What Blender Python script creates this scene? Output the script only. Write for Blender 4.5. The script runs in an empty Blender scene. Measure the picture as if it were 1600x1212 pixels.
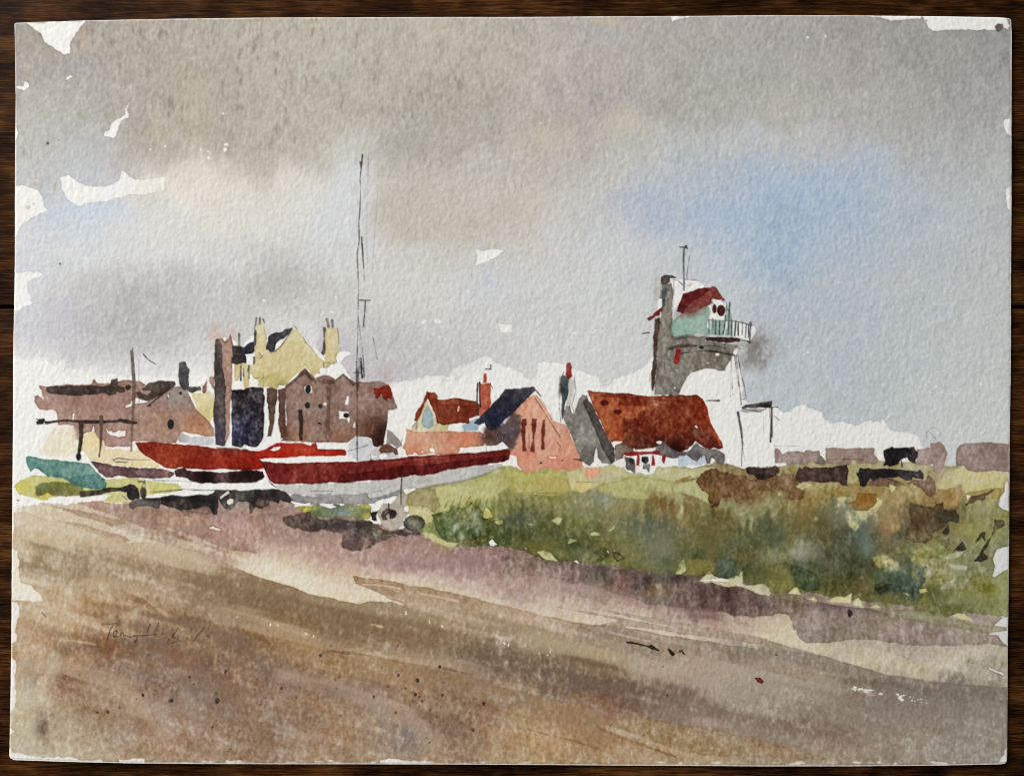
# A watercolour sketch lying on a dark wooden table, photographed from above.
# The sheet is one grid of paper geometry; every wash of pigment is worked out
# procedurally (traced outline + pigment density + paper tooth) and stored as
# pigment colour on the vertices of the painted part it belongs to.
import math
import numpy as np
try:
    import bpy
except ImportError:
    bpy = None

W, H = 1600, 1212                      # working units of the painter: one unit = 0.244 mm of paper
rng = np.random.default_rng(7)
FX = np.fft.rfftfreq(W)[None, :]
FY = np.fft.fftfreq(H)[:, None]

def noise(sx, sy=None, seed=0):
    """smooth gaussian noise, std 1, feature size about sx by sy units"""
    sy = sx if sy is None else sy
    r = np.random.default_rng(seed)
    f = np.fft.rfft2(r.standard_normal((H, W)))
    f *= np.exp(-2 * (math.pi ** 2) * ((FX * sx) ** 2 + (FY * sy) ** 2))
    n = np.fft.irfft2(f, s=(H, W))
    n -= n.mean()
    return (n / n.std()).astype(np.float32)

def noise_dir(s1, s2, ang, seed):
    """noise drawn out along one direction, like the pull of a wide brush"""
    ca, sa = math.cos(ang), math.sin(ang)
    f = np.fft.rfft2(np.random.default_rng(seed).standard_normal((H, W)))
    f *= np.exp(-2 * (math.pi ** 2) * (((FX * ca + FY * sa) * s1) ** 2 + ((-FX * sa + FY * ca) * s2) ** 2))
    n = np.fft.irfft2(f, s=(H, W)); n -= n.mean()
    return (n / n.std()).astype(np.float32)

YY, XX = np.mgrid[0:H, 0:W].astype(np.float32)
N1 = noise(1.1, 1.1, 1)
N3 = noise(2.6, 2.6, 2)
N8 = noise(7, 9, 3)
N20 = noise(18, 22, 4)
N60 = noise(50, 50, 5)
NV = noise(2.2, 12, 6)                  # vertical streaks of a wash running down
NR = (.7 * noise_dir(70, 4, .27, 21) + .5 * noise_dir(40, 9, .3, 22) + .45 * noise_dir(26, 2, .25, 23)).astype(np.float32)
# cold pressed tooth, slightly longer than wide
TOOTH = (0.8 * noise(1.5, 2.3, 11) + 0.3 * noise(3.0, 4.6, 12) + 0.3 * noise(0.9, 1.1, 13))
TOOTH = (TOOTH / TOOTH.std()).astype(np.float32)
EDGE_N = (0.38 * N3 + 0.16 * N1 + 0.6 * N8).astype(np.float32)

PAPER = np.array([0.910, 0.903, 0.888], np.float32)
C = np.empty((H, W, 3), np.float32)
C[:] = PAPER
ID = np.zeros((H, W), np.int16)
KEYS = ['']                             # '' = bare paper

def key_id(k):
    if k not in KEYS:
        KEYS.append(k)
    return KEYS.index(k)

REG = {'F': (0, 0, 1.0),
       'a': (0, 0, .25), 'b': (400, 0, .25), 'c': (800, 0, .25), 'd': (1200, 0, .25),
       'e': (0, 303, .25), 'f': (400, 303, .25), 'g': (800, 303, .25), 'h': (1200, 303, .25),
       'A': (0, 560, .25), 'B': (400, 560, .25), 'C': (800, 560, .25), 'D': (1200, 560, .25),
       'i': (0, 740, .25), 'j': (400, 740, .25), 'k': (800, 740, .25), 'l': (1200, 740, .25),
       'm': (0, 909, .25), 'n': (400, 909, .25), 'o': (800, 909, .25), 'p': (1200, 909, .25),
       'Y': (340, 480, .1625), 'T': (1000, 380, .1254), 'U': (1000, 500, .1502), 'V': (560, 700, .1502),
       'S': (140, 940, .1375)}

def P(reg, s):
    """outline points, written in the units of a sketch square of the sheet"""
    ox, oy, k = REG[reg]
    a = np.array([[float(v) for v in q.split(',')] for q in s.split()], np.float32)
    return a * k + np.array([ox, oy], np.float32)

def rgb(c):
    return np.array(c, np.float32) / 255.0

def crop(x0, y0, x1, y1, pad=14):
    x0 = int(max(0, math.floor(x0 - pad))); y0 = int(max(0, math.floor(y0 - pad)))
    x1 = int(min(W, math.ceil(x1 + pad))); y1 = int(min(H, math.ceil(y1 + pad)))
    return (slice(y0, max(y1, y0 + 1)), slice(x0, max(x1, x0 + 1)))

def seg_dist(x, y, a, b):
    dx, dy = b[0] - a[0], b[1] - a[1]
    t = np.clip(((x - a[0]) * dx + (y - a[1]) * dy) / max(dx * dx + dy * dy, 1e-6), 0, 1)
    return np.hypot(x - (a[0] + t * dx), y - (a[1] + t * dy)), t

def poly_sd(pts, sl):
    x, y = XX[sl], YY[sl]
    dmin = np.full(x.shape, 1e6, np.float32)
    ins = np.zeros(x.shape, bool)
    n = len(pts)
    for i in range(n):
        a, b = pts[i], pts[(i + 1) % n]
        d, _ = seg_dist(x, y, a, b)
        np.minimum(dmin, d, out=dmin)
        if a[1] != b[1]:
            ins ^= ((a[1] > y) != (b[1] > y)) & (x < (b[0] - a[0]) * (y - a[1]) / (b[1] - a[1]) + a[0])
    return np.where(ins, dmin, -dmin)

def lay(sl, d, col, part, a=1.0, soft=.8, wob=.9, edge=.25, gran=.07, mott=.08, blobs=(), dry=0.0, reg='F', mul=False, reserve=False, streak=0.0, flow=0.0):
    """lay one wash; d = distance inside its outline"""
    d = d + wob * EDGE_N[sl]
    if dry:
        d = d - dry * np.clip(-TOOTH[sl] - .2, 0, 3)
    t = np.clip(.5 + d / (2 * soft), 0, 1)
    t = t * t * (3 - 2 * t)
    al = (a * t)[..., None]
    if reserve:                                        # bare paper: pigment of the wash round it gathers at its rim
        ring = np.where(d < 0, np.exp(-(d / 1.6) ** 2), 0) * edge
        C[sl] = PAPER * (C[sl] / PAPER) ** (1 + ring[..., None] * 2.0)
        c = np.broadcast_to(PAPER, d.shape + (3,))
        if col is not None:
            c = np.broadcast_to(rgb(col), d.shape + (3,))
        C[sl] = C[sl] * (1 - al) + c * al
    else:
        if isinstance(col, np.ndarray) and col.ndim == 3:
            c = col[sl].copy()
        else:
            c = np.empty(d.shape + (3,), np.float32); c[:] = rgb(col)
        ox, oy, k = REG[reg]
        x, y = XX[sl], YY[sl]
        for (bx, by, rx, ry, bc, ba) in blobs:
            q = ((x - ox) / k - bx) / rx, ((y - oy) / k - by) / ry
            w = ba * np.exp(-((q[0] ** 2 + q[1] ** 2) * .75) ** 1.5 * np.clip(1 + .35 * N8[sl] + .25 * N3[sl], .2, 3))
            w = np.clip(w * (1 + .22 * TOOTH[sl]), 0, 1)[..., None]
            c = c * (1 - w) + rgb(bc) * w
        D = 1 + mott * (.7 * N20[sl] + .7 * N8[sl]) - gran * TOOTH[sl] + gran * .5 * N1[sl] + streak * NV[sl] + flow * NR[sl]
        D = D + edge * np.exp(-(np.maximum(d - .6, 0) / 1.7) ** 2)
        D = np.clip(D, .15, 3)[..., None]
        c = PAPER * np.clip(c / PAPER, .004, 1) ** D
        if mul:
            C[sl] = C[sl] * (1 - al) + C[sl] * (c / PAPER) * al
        else:
            C[sl] = C[sl] * (1 - al) + c * al
    if part is not None:
        ID[sl][(t * min(a * 1.6, 1)) > .5] = key_id(part)

def wash(reg, s, col, part=None, **kw):
    pts = P(reg, s) if isinstance(s, str) else s
    sl = crop(pts[:, 0].min(), pts[:, 1].min(), pts[:, 0].max(), pts[:, 1].max(), 10 + 3 * kw.get('soft', 1))
    lay(sl, poly_sd(pts, sl), col, part, reg=reg, **kw)

def bare(reg, s, col=None, part='', **kw):
    kw.setdefault('edge', .3); kw.setdefault('wob', .8); kw.setdefault('soft', .7)
    wash(reg, s, col, part, reserve=True, **kw)

def stroke(reg, s, w, col, part=None, w1=None, **kw):
    """a brush or pencil stroke; w, w1 = width at its two ends"""
    ox, oy, k = REG[reg]
    pts = P(reg, s)
    r0 = w * k / 2 + .15; r1 = (w if w1 is None else w1) * k / 2 + .15
    sl = crop(pts[:, 0].min() - r0 - r1, pts[:, 1].min() - r0 - r1, pts[:, 0].max() + r0 + r1, pts[:, 1].max() + r0 + r1, 8)
    n = len(pts) - 1
    best = np.full(XX[sl].shape, -1e6, np.float32)
    for i in range(n):
        d, t = seg_dist(XX[sl], YY[sl], pts[i], pts[i + 1])
        r = r0 + (r1 - r0) * (i + t) / n
        np.maximum(best, r - d, out=best)
    kw.setdefault('wob', .35); kw.setdefault('edge', .1); kw.setdefault('soft', .6)
    lay(sl, best, col, part, reg=reg, **kw)

def dot(reg, cx, cy, rx, ry, col, part=None, **kw):
    ox, oy, k = REG[reg]
    cx, cy, rx, ry = cx * k + ox, cy * k + oy, rx * k, ry * k
    sl = crop(cx - rx, cy - ry, cx + rx, cy + ry, 8 + 3 * kw.get('soft', 1))
    q = np.hypot((XX[sl] - cx) / rx, (YY[sl] - cy) / ry)
    kw.setdefault('wob', .5); kw.setdefault('edge', .15)
    lay(sl, (1 - q) * min(rx, ry), col, part, reg=reg, **kw)

def mute(c, s):
    c = np.asarray(c, np.float32); g = c.mean(axis=-1, keepdims=True)
    return g + (c - g) * (1 - s)

def sweep(s, w, col, a, soft=12):
    """a broad, soft, slightly dry pull of the brush along the road"""
    pts = P('F', s); r = w / 2
    sl = crop(pts[:, 0].min() - w, pts[:, 1].min() - w, pts[:, 0].max() + w, pts[:, 1].max() + w, 30)
    best = np.full(XX[sl].shape, 1e6, np.float32)
    x, y = XX[sl], YY[sl] + 5 * NR[sl]
    for i in range(len(pts) - 1):
        np.minimum(best, seg_dist(x, y, pts[i], pts[i + 1])[0], out=best)
    t = np.clip((r + soft / 2 - best) / soft, 0, 1); t = t * t * (3 - 2 * t)
    al = np.clip(a * t * (1 + .35 * NR[sl] - .22 * TOOTH[sl] + .15 * N8[sl]), 0, 1)[..., None] * LOW[sl][..., None]
    C[sl] = C[sl] * (1 - al) + rgb(col) * al

def smudge(reg, cx, cy, rx, ry, col, a=.6, ang=0.0):
    """a soft wet bloom, no outline of its own"""
    ox, oy, k = REG[reg]
    cx, cy, rx, ry = cx * k + ox, cy * k + oy, rx * k, ry * k
    m = max(rx, ry) * 2
    sl = crop(cx - m, cy - m, cx + m, cy + m, 4)
    ca, sa = math.cos(ang), math.sin(ang)
    dx, dy = XX[sl] - cx, YY[sl] - cy
    q = ((dx * ca + dy * sa) / rx) ** 2 + ((-dx * sa + dy * ca) / ry) ** 2
    w = a * np.exp(-q * np.clip(1 + .3 * N20[sl] + .25 * N8[sl] + .15 * N3[sl], .3, 2.5))
    col = mute(col, .25 if reg in 'mnop' else .12 if reg in 'jkl' else 0)
    w = np.clip(w * (1 - .25 * TOOTH[sl] + .2 * NV[sl]), 0, 1)[..., None]
    C[sl] = C[sl] * (1 - w) + rgb(col) * w

def colour_grid(xs, ys, rows, warp=14, flow=0.0):
    """colours of a wet wash noted on a coarse grid, flowing into each other"""
    tab = []
    for r in rows:
        vals = []
        for q in r.split('|'):
            q = q.strip()
            vals.append(None if not q else [float(v) for v in q.split(',')])
        last = next(v for v in vals if v)
        out = []
        for v in vals:
            last = v or last
            out.append(last)
        while len(out) < len(xs):
            out.append(last)
        tab.append(out)
    tab = np.array(tab, np.float32)
    x = np.clip(XX + warp * (.8 * N20 + .6 * N60) + warp * .35 * N8, xs[0], xs[-1])
    y = np.clip(YY + warp * (.8 * noise(18, 22, 31) + .6 * noise(50, 50, 32)) + warp * .4 * NV + flow * NR, ys[0], ys[-1])
    gx = np.interp(x, xs, np.arange(len(xs))).astype(np.float32)
    gy = np.interp(y, ys, np.arange(len(ys))).astype(np.float32)
    ix = np.minimum(gx.astype(int), len(xs) - 2); iy = np.minimum(gy.astype(int), len(ys) - 2)
    fx = gx - ix; fy = gy - iy
    fx = (fx * fx * (3 - 2 * fx))[..., None]; fy = (fy * fy * (3 - 2 * fy))[..., None]
    c = (tab[iy, ix] * (1 - fx) + tab[iy, ix + 1] * fx) * (1 - fy) + (tab[iy + 1, ix] * (1 - fx) + tab[iy + 1, ix + 1] * fx) * fy
    return (c / 255.0).astype(np.float32)

# ------------------------------------------------------------------ the sky
XS = list(range(30, 1600, 100))
SKY = colour_grid(XS, [40, 100, 160, 220, 280, 340, 400, 460, 520, 580, 640, 720], [
 '170,164,156|172,166,158|181,173,164|182,174,166|186,179,170|190,183,173|189,182,173|191,184,175|190,184,176|187,182,175|184,179,173|181,176,171|178,173,169|172,167,162|168,164,160|165,162,159',
 '176,172,166|178,173,168|178,172,165|180,173,166|187,180,172|189,183,174|186,181,172|190,184,175|193,187,178|188,183,176|184,180,174|184,180,175|183,179,174|180,175,170|172,169,164|168,166,164',
 '186,183,178|180,176,170|179,173,166|181,175,165|188,182,172|190,184,175|183,178,169|184,179,170|192,186,178|185,179,174|182,177,172|190,187,181|190,187,181|184,181,176|179,176,172|178,177,174',
 '190,189,186|184,182,180|181,175,167|178,172,163|188,182,172|197,192,183|180,175,166|182,177,168|188,183,174|186,181,173|193,193,191|194,196,198|194,195,196|188,188,188|184,184,182|184,184,182',
 '196,197,197|192,194,197|198,193,186|212,208,199|214,210,202|210,210,208|192,187,177|194,190,183|192,187,178|196,194,189|190,194,199|182,190,202|178,191,206|182,191,202|186,190,196|188,190,190',
 '204,206,210|200,206,213|212,211,207|216,212,204|214,212,207|208,210,212|192,186,176|194,188,178|196,191,183|197,197,195|180,190,203|170,186,204|171,186,203|174,188,203|184,192,198|189,192,193',
 '206,208,211|207,209,212|210,210,211|208,207,206|202,200,199|208,209,209|206,204,200|204,201,197|203,202,200|204,205,207|199,202,206|192,198,206|172,187,205|180,191,203|189,194,198|193,196,196',
 '206,207,211|196,194,195|190,188,190|200,198,198|188,185,184|200,199,198|207,205,203|208,207,206|207,207,208|205,207,209|202,205,207|196,200,205|184,192,203|186,193,201|192,196,199|194,197,198',
 '203,204,209|193,192,196|190,188,190|195,192,193|206,204,203|204,202,202|200,197,199|206,204,205|206,206,207|207,208,210|205,206,207|202,204,205|187,192,199|188,194,200|193,197,200|195,199,200',
 '212,211,213|208,207,209|208,207,209|210,209,210|212,211,212|196,193,198|196,192,196|204,202,203|208,208,209|208,209,211|206,207,208|198,201,203|189,195,202|189,195,202|194,199,201|197,201,202',
 '228,227,226|228,227,226|228,227,226|228,227,226|226,225,224|200,197,200|200,197,200|206,204,205|208,208,209|208,209,211|206,207,208|197,202,204|191,197,203|191,197,202|196,201,203|200,204,205',
 '228,227,226|||||||||||206,208,209|200,205,208|200,205,208|204,207,208|208,210,209'], warp=12)  # tones at the right also carry the window light's falloff in their colour
SKY[..., 2] *= 1 - .018 * np.clip((330 - YY) / 200, 0, 1) * np.clip((900 - XX) / 200, 0, 1)
SKY[..., 0] *= 1 - .002 * np.clip((XX - 850) / 200, 0, 1)
SKY *= (1 - .045 * np.clip((300 - YY) / 120, 0, 1))[..., None]
SKY[..., 2] *= 1 - .012 * np.clip((YY - 350) / 100, 0, 1)
sky_edge = P('F', '10,14 1590,14 1590,742 1500,742 1474,738 1444,706 1440,694 1435,682 1417,677 1390,670 1380,656 1360,655 1336,665 '
 '1320,660 1297,661 1287,645 1262,637 1255,630 1241,637 1235,645 1222,644 1207,634 1170,630 1162,624 1161,600 1155,575 1150,548 1100,560 1022,556 1012,567 '
 '995,582 980,587 960,592 950,602 937,606 932,590 927,588 897,578 867,565 842,569 840,592 824,594 815,585 800,577 780,566 760,555 750,560 '
 '715,573 697,589 665,585 662,590 640,594 608,598 560,600 540,580 520,556 500,550 440,520 390,525 370,560 345,590 '
 '300,588 240,590 200,588 160,586 120,590 96,588 86,576 76,562 60,560 45,566 28,556 10,556')
sl_all = (slice(0, H), slice(0, W))
wash('F', sky_edge, SKY, 'painted_sky', wob=2.0, dry=.9, edge=.12, gran=.05, mott=.035, streak=.022)
# the lower left rim of the wash fades into clean paper
for (x, y, rx, ry, a) in ((110, 592, 60, 22, .8), (190, 596, 70, 20, .75), (280, 600, 70, 22, .7), (60, 600, 50, 40, .9), (330, 590, 30, 25, .4), (240, 560, 16, 14, .3)):
    smudge('F', x, y, rx, ry, (234, 232, 228), a)
# blooms and colour runs in the cloud
for (x, y, rx, ry, c, a) in ((128, 66, 14, 24, (184, 162, 138), .65), (118, 68, 5, 9, (150, 150, 165), .5), (122, 104, 34, 14, (160, 156, 158), .65),
    (300, 150, 26, 60, (184, 180, 152), .4), (250, 210, 18, 30, (190, 184, 158), .35), (110, 250, 60, 30, (188, 190, 194), .5),
    (330, 265, 70, 26, (220, 215, 202), .55), (285, 300, 60, 22, (224, 219, 206), .6), (150, 326, 40, 18, (194, 205, 216), .5),
    (545, 285, 30, 60, (208, 212, 216), .55), (575, 330, 14, 60, (206, 210, 213), .6), (625, 250, 30, 60, (178, 174, 166), .4), (640, 210, 24, 40, (172, 168, 160), .4),
    (700, 320, 95, 40, (192, 185, 175), .3), (630, 345, 45, 25, (196, 187, 174), .3), (790, 330, 70, 30, (196, 188, 175), .3),
    (520, 110, 50, 40, (180, 180, 172), .35), (580, 60, 60, 25, (180, 178, 170), .35), (670, 40, 20, 40, (194, 184, 172), .4),
    (740, 90, 30, 60, (180, 176, 166), .3), (860, 215, 40, 30, (198, 190, 174), .5), (975, 190, 36, 22, (200, 194, 178), .55), (940, 115, 34, 30, (186, 172, 168), .35),
    (950, 35, 30, 8, (198, 184, 156), .6), (935, 48, 40, 10, (172, 172, 176), .5), (905, 245, 34, 26, (178, 170, 166), .4),
    (450, 440, 60, 46, (184, 181, 180), .55), (215, 470, 60, 24, (176, 173, 173), .6), (170, 505, 90, 24, (178, 174, 177), .6), (300, 455, 60, 30, (192, 189, 189), .4), (250, 545, 60, 16, (184, 181, 183), .5), (80, 520, 40, 26, (188, 187, 193), .4),
    (625, 530, 60, 28, (188, 184, 188), .5), (600, 580, 40, 16, (190, 185, 189), .5), (700, 560, 60, 20, (194, 191, 194), .45), (660, 490, 70, 24, (204, 199, 199), .4),
    (770, 445, 44, 34, (196, 202, 212), .5), (1120, 318, 80, 20, (168, 186, 205), .35), (1195, 385, 36, 26, (172, 188, 205), .35), (1440, 400, 90, 50, (187, 195, 204), .35), (1350, 480, 110, 40, (184, 192, 202), .35), (1330, 310, 60, 24, (170, 186, 203), .35),
    (1240, 300, 60, 22, (166, 186, 207), .4), (1190, 205, 26, 14, (190, 200, 208), .4), (1360, 275, 40, 18, (172, 186, 205), .4),
    (980, 340, 40, 26, (190, 192, 204), .4), (1010, 305, 40, 16, (172, 186, 204), .4), (1310, 470, 40, 30, (180, 188, 199), .45), (1310, 560, 26, 40, (183, 188, 198), .45), (1390, 440, 50, 20, (200, 198, 200), .35),
    (1300, 110, 60, 24, (180, 172, 168), .35), (1480, 80, 50, 30, (166, 162, 156), .35), (1400, 40, 60, 14, (166, 162, 158), .35), (1440, 180, 50, 30, (178, 174, 170), .3), (1240, 170, 50, 24, (196, 192, 184), .4),
    (24, 60, 9, 50, (150, 146, 140), .6), (26, 120, 6, 26, (158, 152, 150), .5), (60, 420, 40, 20, (202, 204, 211), .5), (70, 500, 50, 30, (200, 198, 206), .4), (1550, 60, 20, 12, (150, 146, 144), .45)):
    smudge('F', x, y, rx, ry, c, a)
# grey bloom running out of the tower balcony
smudge('U', 1190, 300, 150, 150, (140, 136, 130), .85)
smudge('U', 1160, 430, 90, 60, (150, 148, 144), .7)
smudge('U', 1230, 250, 60, 90, (128, 124, 118), .5)
smudge('U', 1150, 590, 60, 50, (206, 214, 220), .5)
smudge('T', 205, 590, 40, 150, (178, 168, 156), .6)
smudge('e', 1340, 870, 40, 60, (196, 176, 166), .8)
smudge('e', 1440, 870, 40, 40, (196, 178, 168), .7)
smudge('f', 810, 1130, 45, 80, (190, 176, 172), .7)
# paper left bare by the sky wash
for reg, s in (
    ('a', '160,143 535,134 490,200 462,236 440,280 430,332 400,338 330,290 280,260 260,220'),
    ('a', '412,490 440,462 472,482 440,492 415,503'),
    ('a', '815,620 826,625 800,672 795,695 808,715 805,738 765,748 740,785 727,850 705,858 690,850 655,848 660,830 685,820 700,775 735,750 755,742 782,722 782,685 795,665'),
    ('a', '85,540 130,542 152,538 160,515 178,520 175,545 152,570 118,562'),
    ('a', '88,800 104,800 116,835 108,870 92,880'),
    ('F', '94,278 105,275 115,279 125,286 140,291 160,291 177,287 187,280 192,268 200,276 213,281 240,278 262,276 256,296 225,304 205,304 180,311 160,315 122,320 107,313 99,300'),
    ('F', '14,292 35,290 48,293 60,298 66,310 68,325 72,328 55,338 35,352 26,368 14,372'),
    ('e', '60,495 110,495 180,480 245,488 258,500 250,515 205,530 172,560 170,600 188,640 190,675 210,680 190,690 150,705 120,730 60,740'),
    ('f', '1370,350 1385,340 1400,350 1480,342 1550,350 1500,400 1430,430 1345,465 1340,455 1372,430 1378,395'),
    ('f', '1510,800 1525,815 1600,815 1600,860 1540,862 1515,840'),
    ('f', '1115,790 1130,780 1155,790 1150,810 1120,810'),
    ('c', '990,104 1150,101 1080,115 1000,135'),
    ('d', '960,96 1440,100 1485,115 1515,160 1500,190 1480,180 1410,195 1200,190 1020,190 1000,178 985,150 970,128'),
    ('d', '600,98 960,98 955,118 850,125 790,124 700,115'),
    ('F', '1568,184 1584,182 1584,215 1572,210 1566,196'),
    ('F', '1570,295 1584,290 1584,330 1574,325')):
    bare(reg, s, edge=.2, wob=1.3, soft=.9, dry=.5)
for x0 in (28, 60, 200):
    smudge('F', 240 + x0 / 20, 288, 26, 12, (222, 217, 205), .35)
rr = np.random.default_rng(21)
for (x, y) in ((349, 178), (235, 234), (258, 229), (325, 237), (326, 247), (314, 234), (353, 226), (352, 234), (845, 193), (1262, 59), (1290, 57), (1492, 533), (1262, 550), (1532, 600),
               (525, 465), (518, 487), (412, 469), (744, 548), (731, 548), (661, 504), (663, 502)):
    dot('F', x, y, rr.uniform(1.0, 2.2), rr.uniform(1.0, 2.6), (240, 238, 232), None, edge=0, gran=0)
for k in range(60):                      # little dry-brush skips low in the sky
    x, y = [(900, 520), (1330, 608), (1450, 600), (1480, 605), (850, 500), (920, 540)][k % 6]
    dot('F', x + rr.normal(0, 22), y + rr.normal(0, 7), rr.uniform(.7, 1.8), rr.uniform(.7, 1.6), (236, 236, 233), None, edge=0, gran=0, a=.8)
for (x, y, w, h) in ((52, 279, 7, 1.2), (55, 288, 3, 4), (88, 284, 2, 8), (86, 295, 2, 6), (44, 325, 4, 5), (52, 318, 3, 3), (285 / 4 + 12, 24, 3, 4)):
    dot('F', x, y, w, h, (176, 164, 116), None, wob=1.6, a=.4, dry=1.2)
for (x, y) in ((75, 224), (92, 219), (94, 412)):
    dot('F', x, y, 1.2, 1.2, (110, 108, 108), None)
wash('d', '1418,170 1435,152 1465,150 1472,180 1440,200 1425,195', (112, 104, 100), 'paint_blot', wob=.8)
dot('d', 988, 132, 7, 6, (150, 140, 130), None)

# --------------------------------------------------------------- the ground
ROAD_U = colour_grid(XS, [790, 820, 850, 880, 910, 940, 970, 1000, 1030, 1060], [
 '215,206,190|200,182,164|166,138,122|160,132,120|150,125,115|135,112,104|120,100,94|150,120,112|140,112,108',
 '208,194,172|202,186,164|172,146,128|172,144,126|172,140,128|158,128,120|140,112,104|156,126,120|140,112,108',
 '200,184,158|205,190,165|212,200,180|182,156,136|196,168,150|186,152,140|168,134,126|160,128,122|140,112,108|125,100,96',
 '190,172,144|190,172,144|200,184,160|215,203,182|212,196,174|204,178,160|186,154,144|172,140,134|150,120,116|122,98,94|105,84,80',
 '200,184,158||||224,214,194|218,204,182|216,198,180|200,176,164|176,148,140|150,122,116|112,90,84|104,82,78|112,90,86',
 '220,206,180|||||220,206,180|220,206,184|216,200,182|208,190,174|196,172,158|170,142,134|120,92,88|138,112,106|165,146,138|170,150,142',
 '215,201,180||||||||215,201,180|214,198,178|212,194,176|190,164,150|205,190,170|166,148,140|168,148,140|178,160,150',
 '214,200,178||||||||||214,200,178|214,202,180|214,202,178|190,174,158|186,170,156|188,172,160',
 '210,198,176|||||||||||210,198,176|208,196,172|208,196,172|204,190,168|192,182,166',
 '200,186,164||||||||||||200,186,164|190,176,154|176,160,142|178,166,148'], warp=9, flow=5)
ROAD_U = mute(ROAD_U, .08); ROAD_U[..., 1] *= 1.004; ROAD_U[..., 2] *= .985
wash('F', '18,806 26,792 60,790 62,786 66,785 105,786 115,784 200,784 240,780 420,776 470,794 560,808 620,822 660,828 700,846 800,850 900,872 1000,886 1100,896 1280,916 1420,938 1560,962 1600,966 1600,1100 14,1100',
     ROAD_U, 'painted_road', wob=1.8, edge=.12, gran=.09, mott=.05, streak=.05, flow=.05)

ROAD_L = colour_grid(XS, [800, 840, 880, 920, 960, 1000, 1040, 1080, 1120, 1160, 1190], [
 '204,192,172|190,170,150|170,146,124|160,134,116|152,126,112',
 '196,180,152|194,176,148|190,168,140|176,150,126|170,144,120|160,130,110',
 '182,165,137|178,158,130|178,154,126|160,132,104|160,132,104|160,132,104|172,150,125',
 '205,190,165|186,162,132|164,138,108|150,124,94|148,120,90|150,122,94|176,150,120|185,160,134',
 '190,170,140|190,163,130|176,146,112|148,122,92|138,112,82|150,126,96|172,148,120|182,158,130|186,162,136|176,152,130|170,150,130',
 '185,160,130|168,136,104|146,120,96|148,116,82|150,118,82|140,112,80|155,130,100|165,142,112|176,154,124|158,138,120|158,140,120|165,150,130|160,144,126|160,146,130',
 '186,156,126|150,118,92|140,118,104|140,106,84|155,122,88|160,128,92|150,124,98|136,112,90|176,152,118|188,166,130|182,162,136|168,150,132|146,130,116|160,144,126|170,154,136|176,162,144',
 '200,184,156|160,134,106|165,138,114|135,112,98|150,118,94|160,124,92|164,132,100|150,122,96|140,114,92|130,104,86|150,126,106|168,152,134|176,160,142|146,130,116|140,126,112|150,136,120',
 '186,172,140|160,136,110|156,126,100|150,120,96|156,134,116|164,136,106|176,148,120|150,122,98|176,148,110|150,118,92|136,110,94|156,136,118|166,150,134|156,140,124|150,136,122|150,138,124',
 '190,176,148|178,156,130|158,128,102|160,130,106|150,120,94|170,142,114|162,136,110|178,150,120|180,146,104|168,134,98|170,140,108|168,144,112|160,140,118|158,138,120|160,146,130|156,146,132',
 '196,186,164|180,164,138|170,148,122|160,138,112|160,136,108|160,136,108|165,140,112|175,146,118|176,148,110|168,138,104|180,152,120|175,152,118|176,156,128|166,150,130|158,146,130|160,152,138'], warp=11, flow=12)
ROAD_L = mute(ROAD_L, .06)
LOW_EDGE = ('8,800 40,800 70,812 100,816 130,822 170,838 200,847 225,845 250,848 290,856 332,868 362,882 400,900 415,905 437,910 462,918 482,928 510,932 540,941 560,943 585,938 612,941 632,945 600,930 578,922 556,911 '
     '552,900 625,910 700,925 800,949 850,961 895,972 940,975 972,978 1000,984 1040,992 1120,1004 1200,1016 1240,1016 1290,1025 1340,1040 1385,1053 1440,1062 1500,1068 1590,1075 1590,1200 8,1200')
LOW = np.clip(poly_sd(P('F', LOW_EDGE), (slice(0, H), slice(0, W))) / 2 + .5, 0, 1)
wash('F', LOW_EDGE,
     ROAD_L, 'painted_road', wob=1.0, edge=.2, gran=.085, mott=.055, streak=.04, flow=.10)
# second, slimmer pull of the brush along the lane
GREY = (176, 160, 140)
for s in ('480,835 700,868 1000,920 1300,972 1600,1032 1600,1075 1300,1025 1000,955 760,900',
          '280,832 520,868 700,905 960,950 1260,1002 1250,1020 1050,1000 850,965 640,945 560,940 690,915 500,880'):
    wash('k', s, GREY, 'painted_road', wob=.7, edge=.22, gran=.12, a=.85, streak=.05)
wash('p', '-40,352 0,365 180,412 360,465 560,522 740,578 700,600 400,590 0,560 -60,450', (166, 150, 132), 'painted_road', wob=.7, edge=.3, gran=.12, soft=1.0, a=.8, blobs=((300, 620, 400, 60, (176, 154, 132), .8),))
smudge('o', 1500, 420, 260, 40, (128, 116, 104), .55, .2)
smudge('p', 1000, 690, 330, 55, (118, 106, 95), .8, .1)
smudge('p', 1200, 640, 140, 50, (130, 120, 106), .5)
wash('j', '610,640 760,660 920,685 930,715 820,705 700,690 640,688', (170, 140, 110), 'painted_road', wob=.6, edge=.25, a=.8)
wash('j', '640,688 760,700 850,735 930,740 820,760 740,730', (166, 138, 110), 'painted_road', wob=.8, edge=.1, a=.7, soft=1.5)
stroke('j', '1030,748 1140,768 1265,798', 10, (208, 192, 164), None, a=.85)
stroke('j', '660,690 790,696 900,716', 8, (214, 198, 172), None, a=.8)
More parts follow.
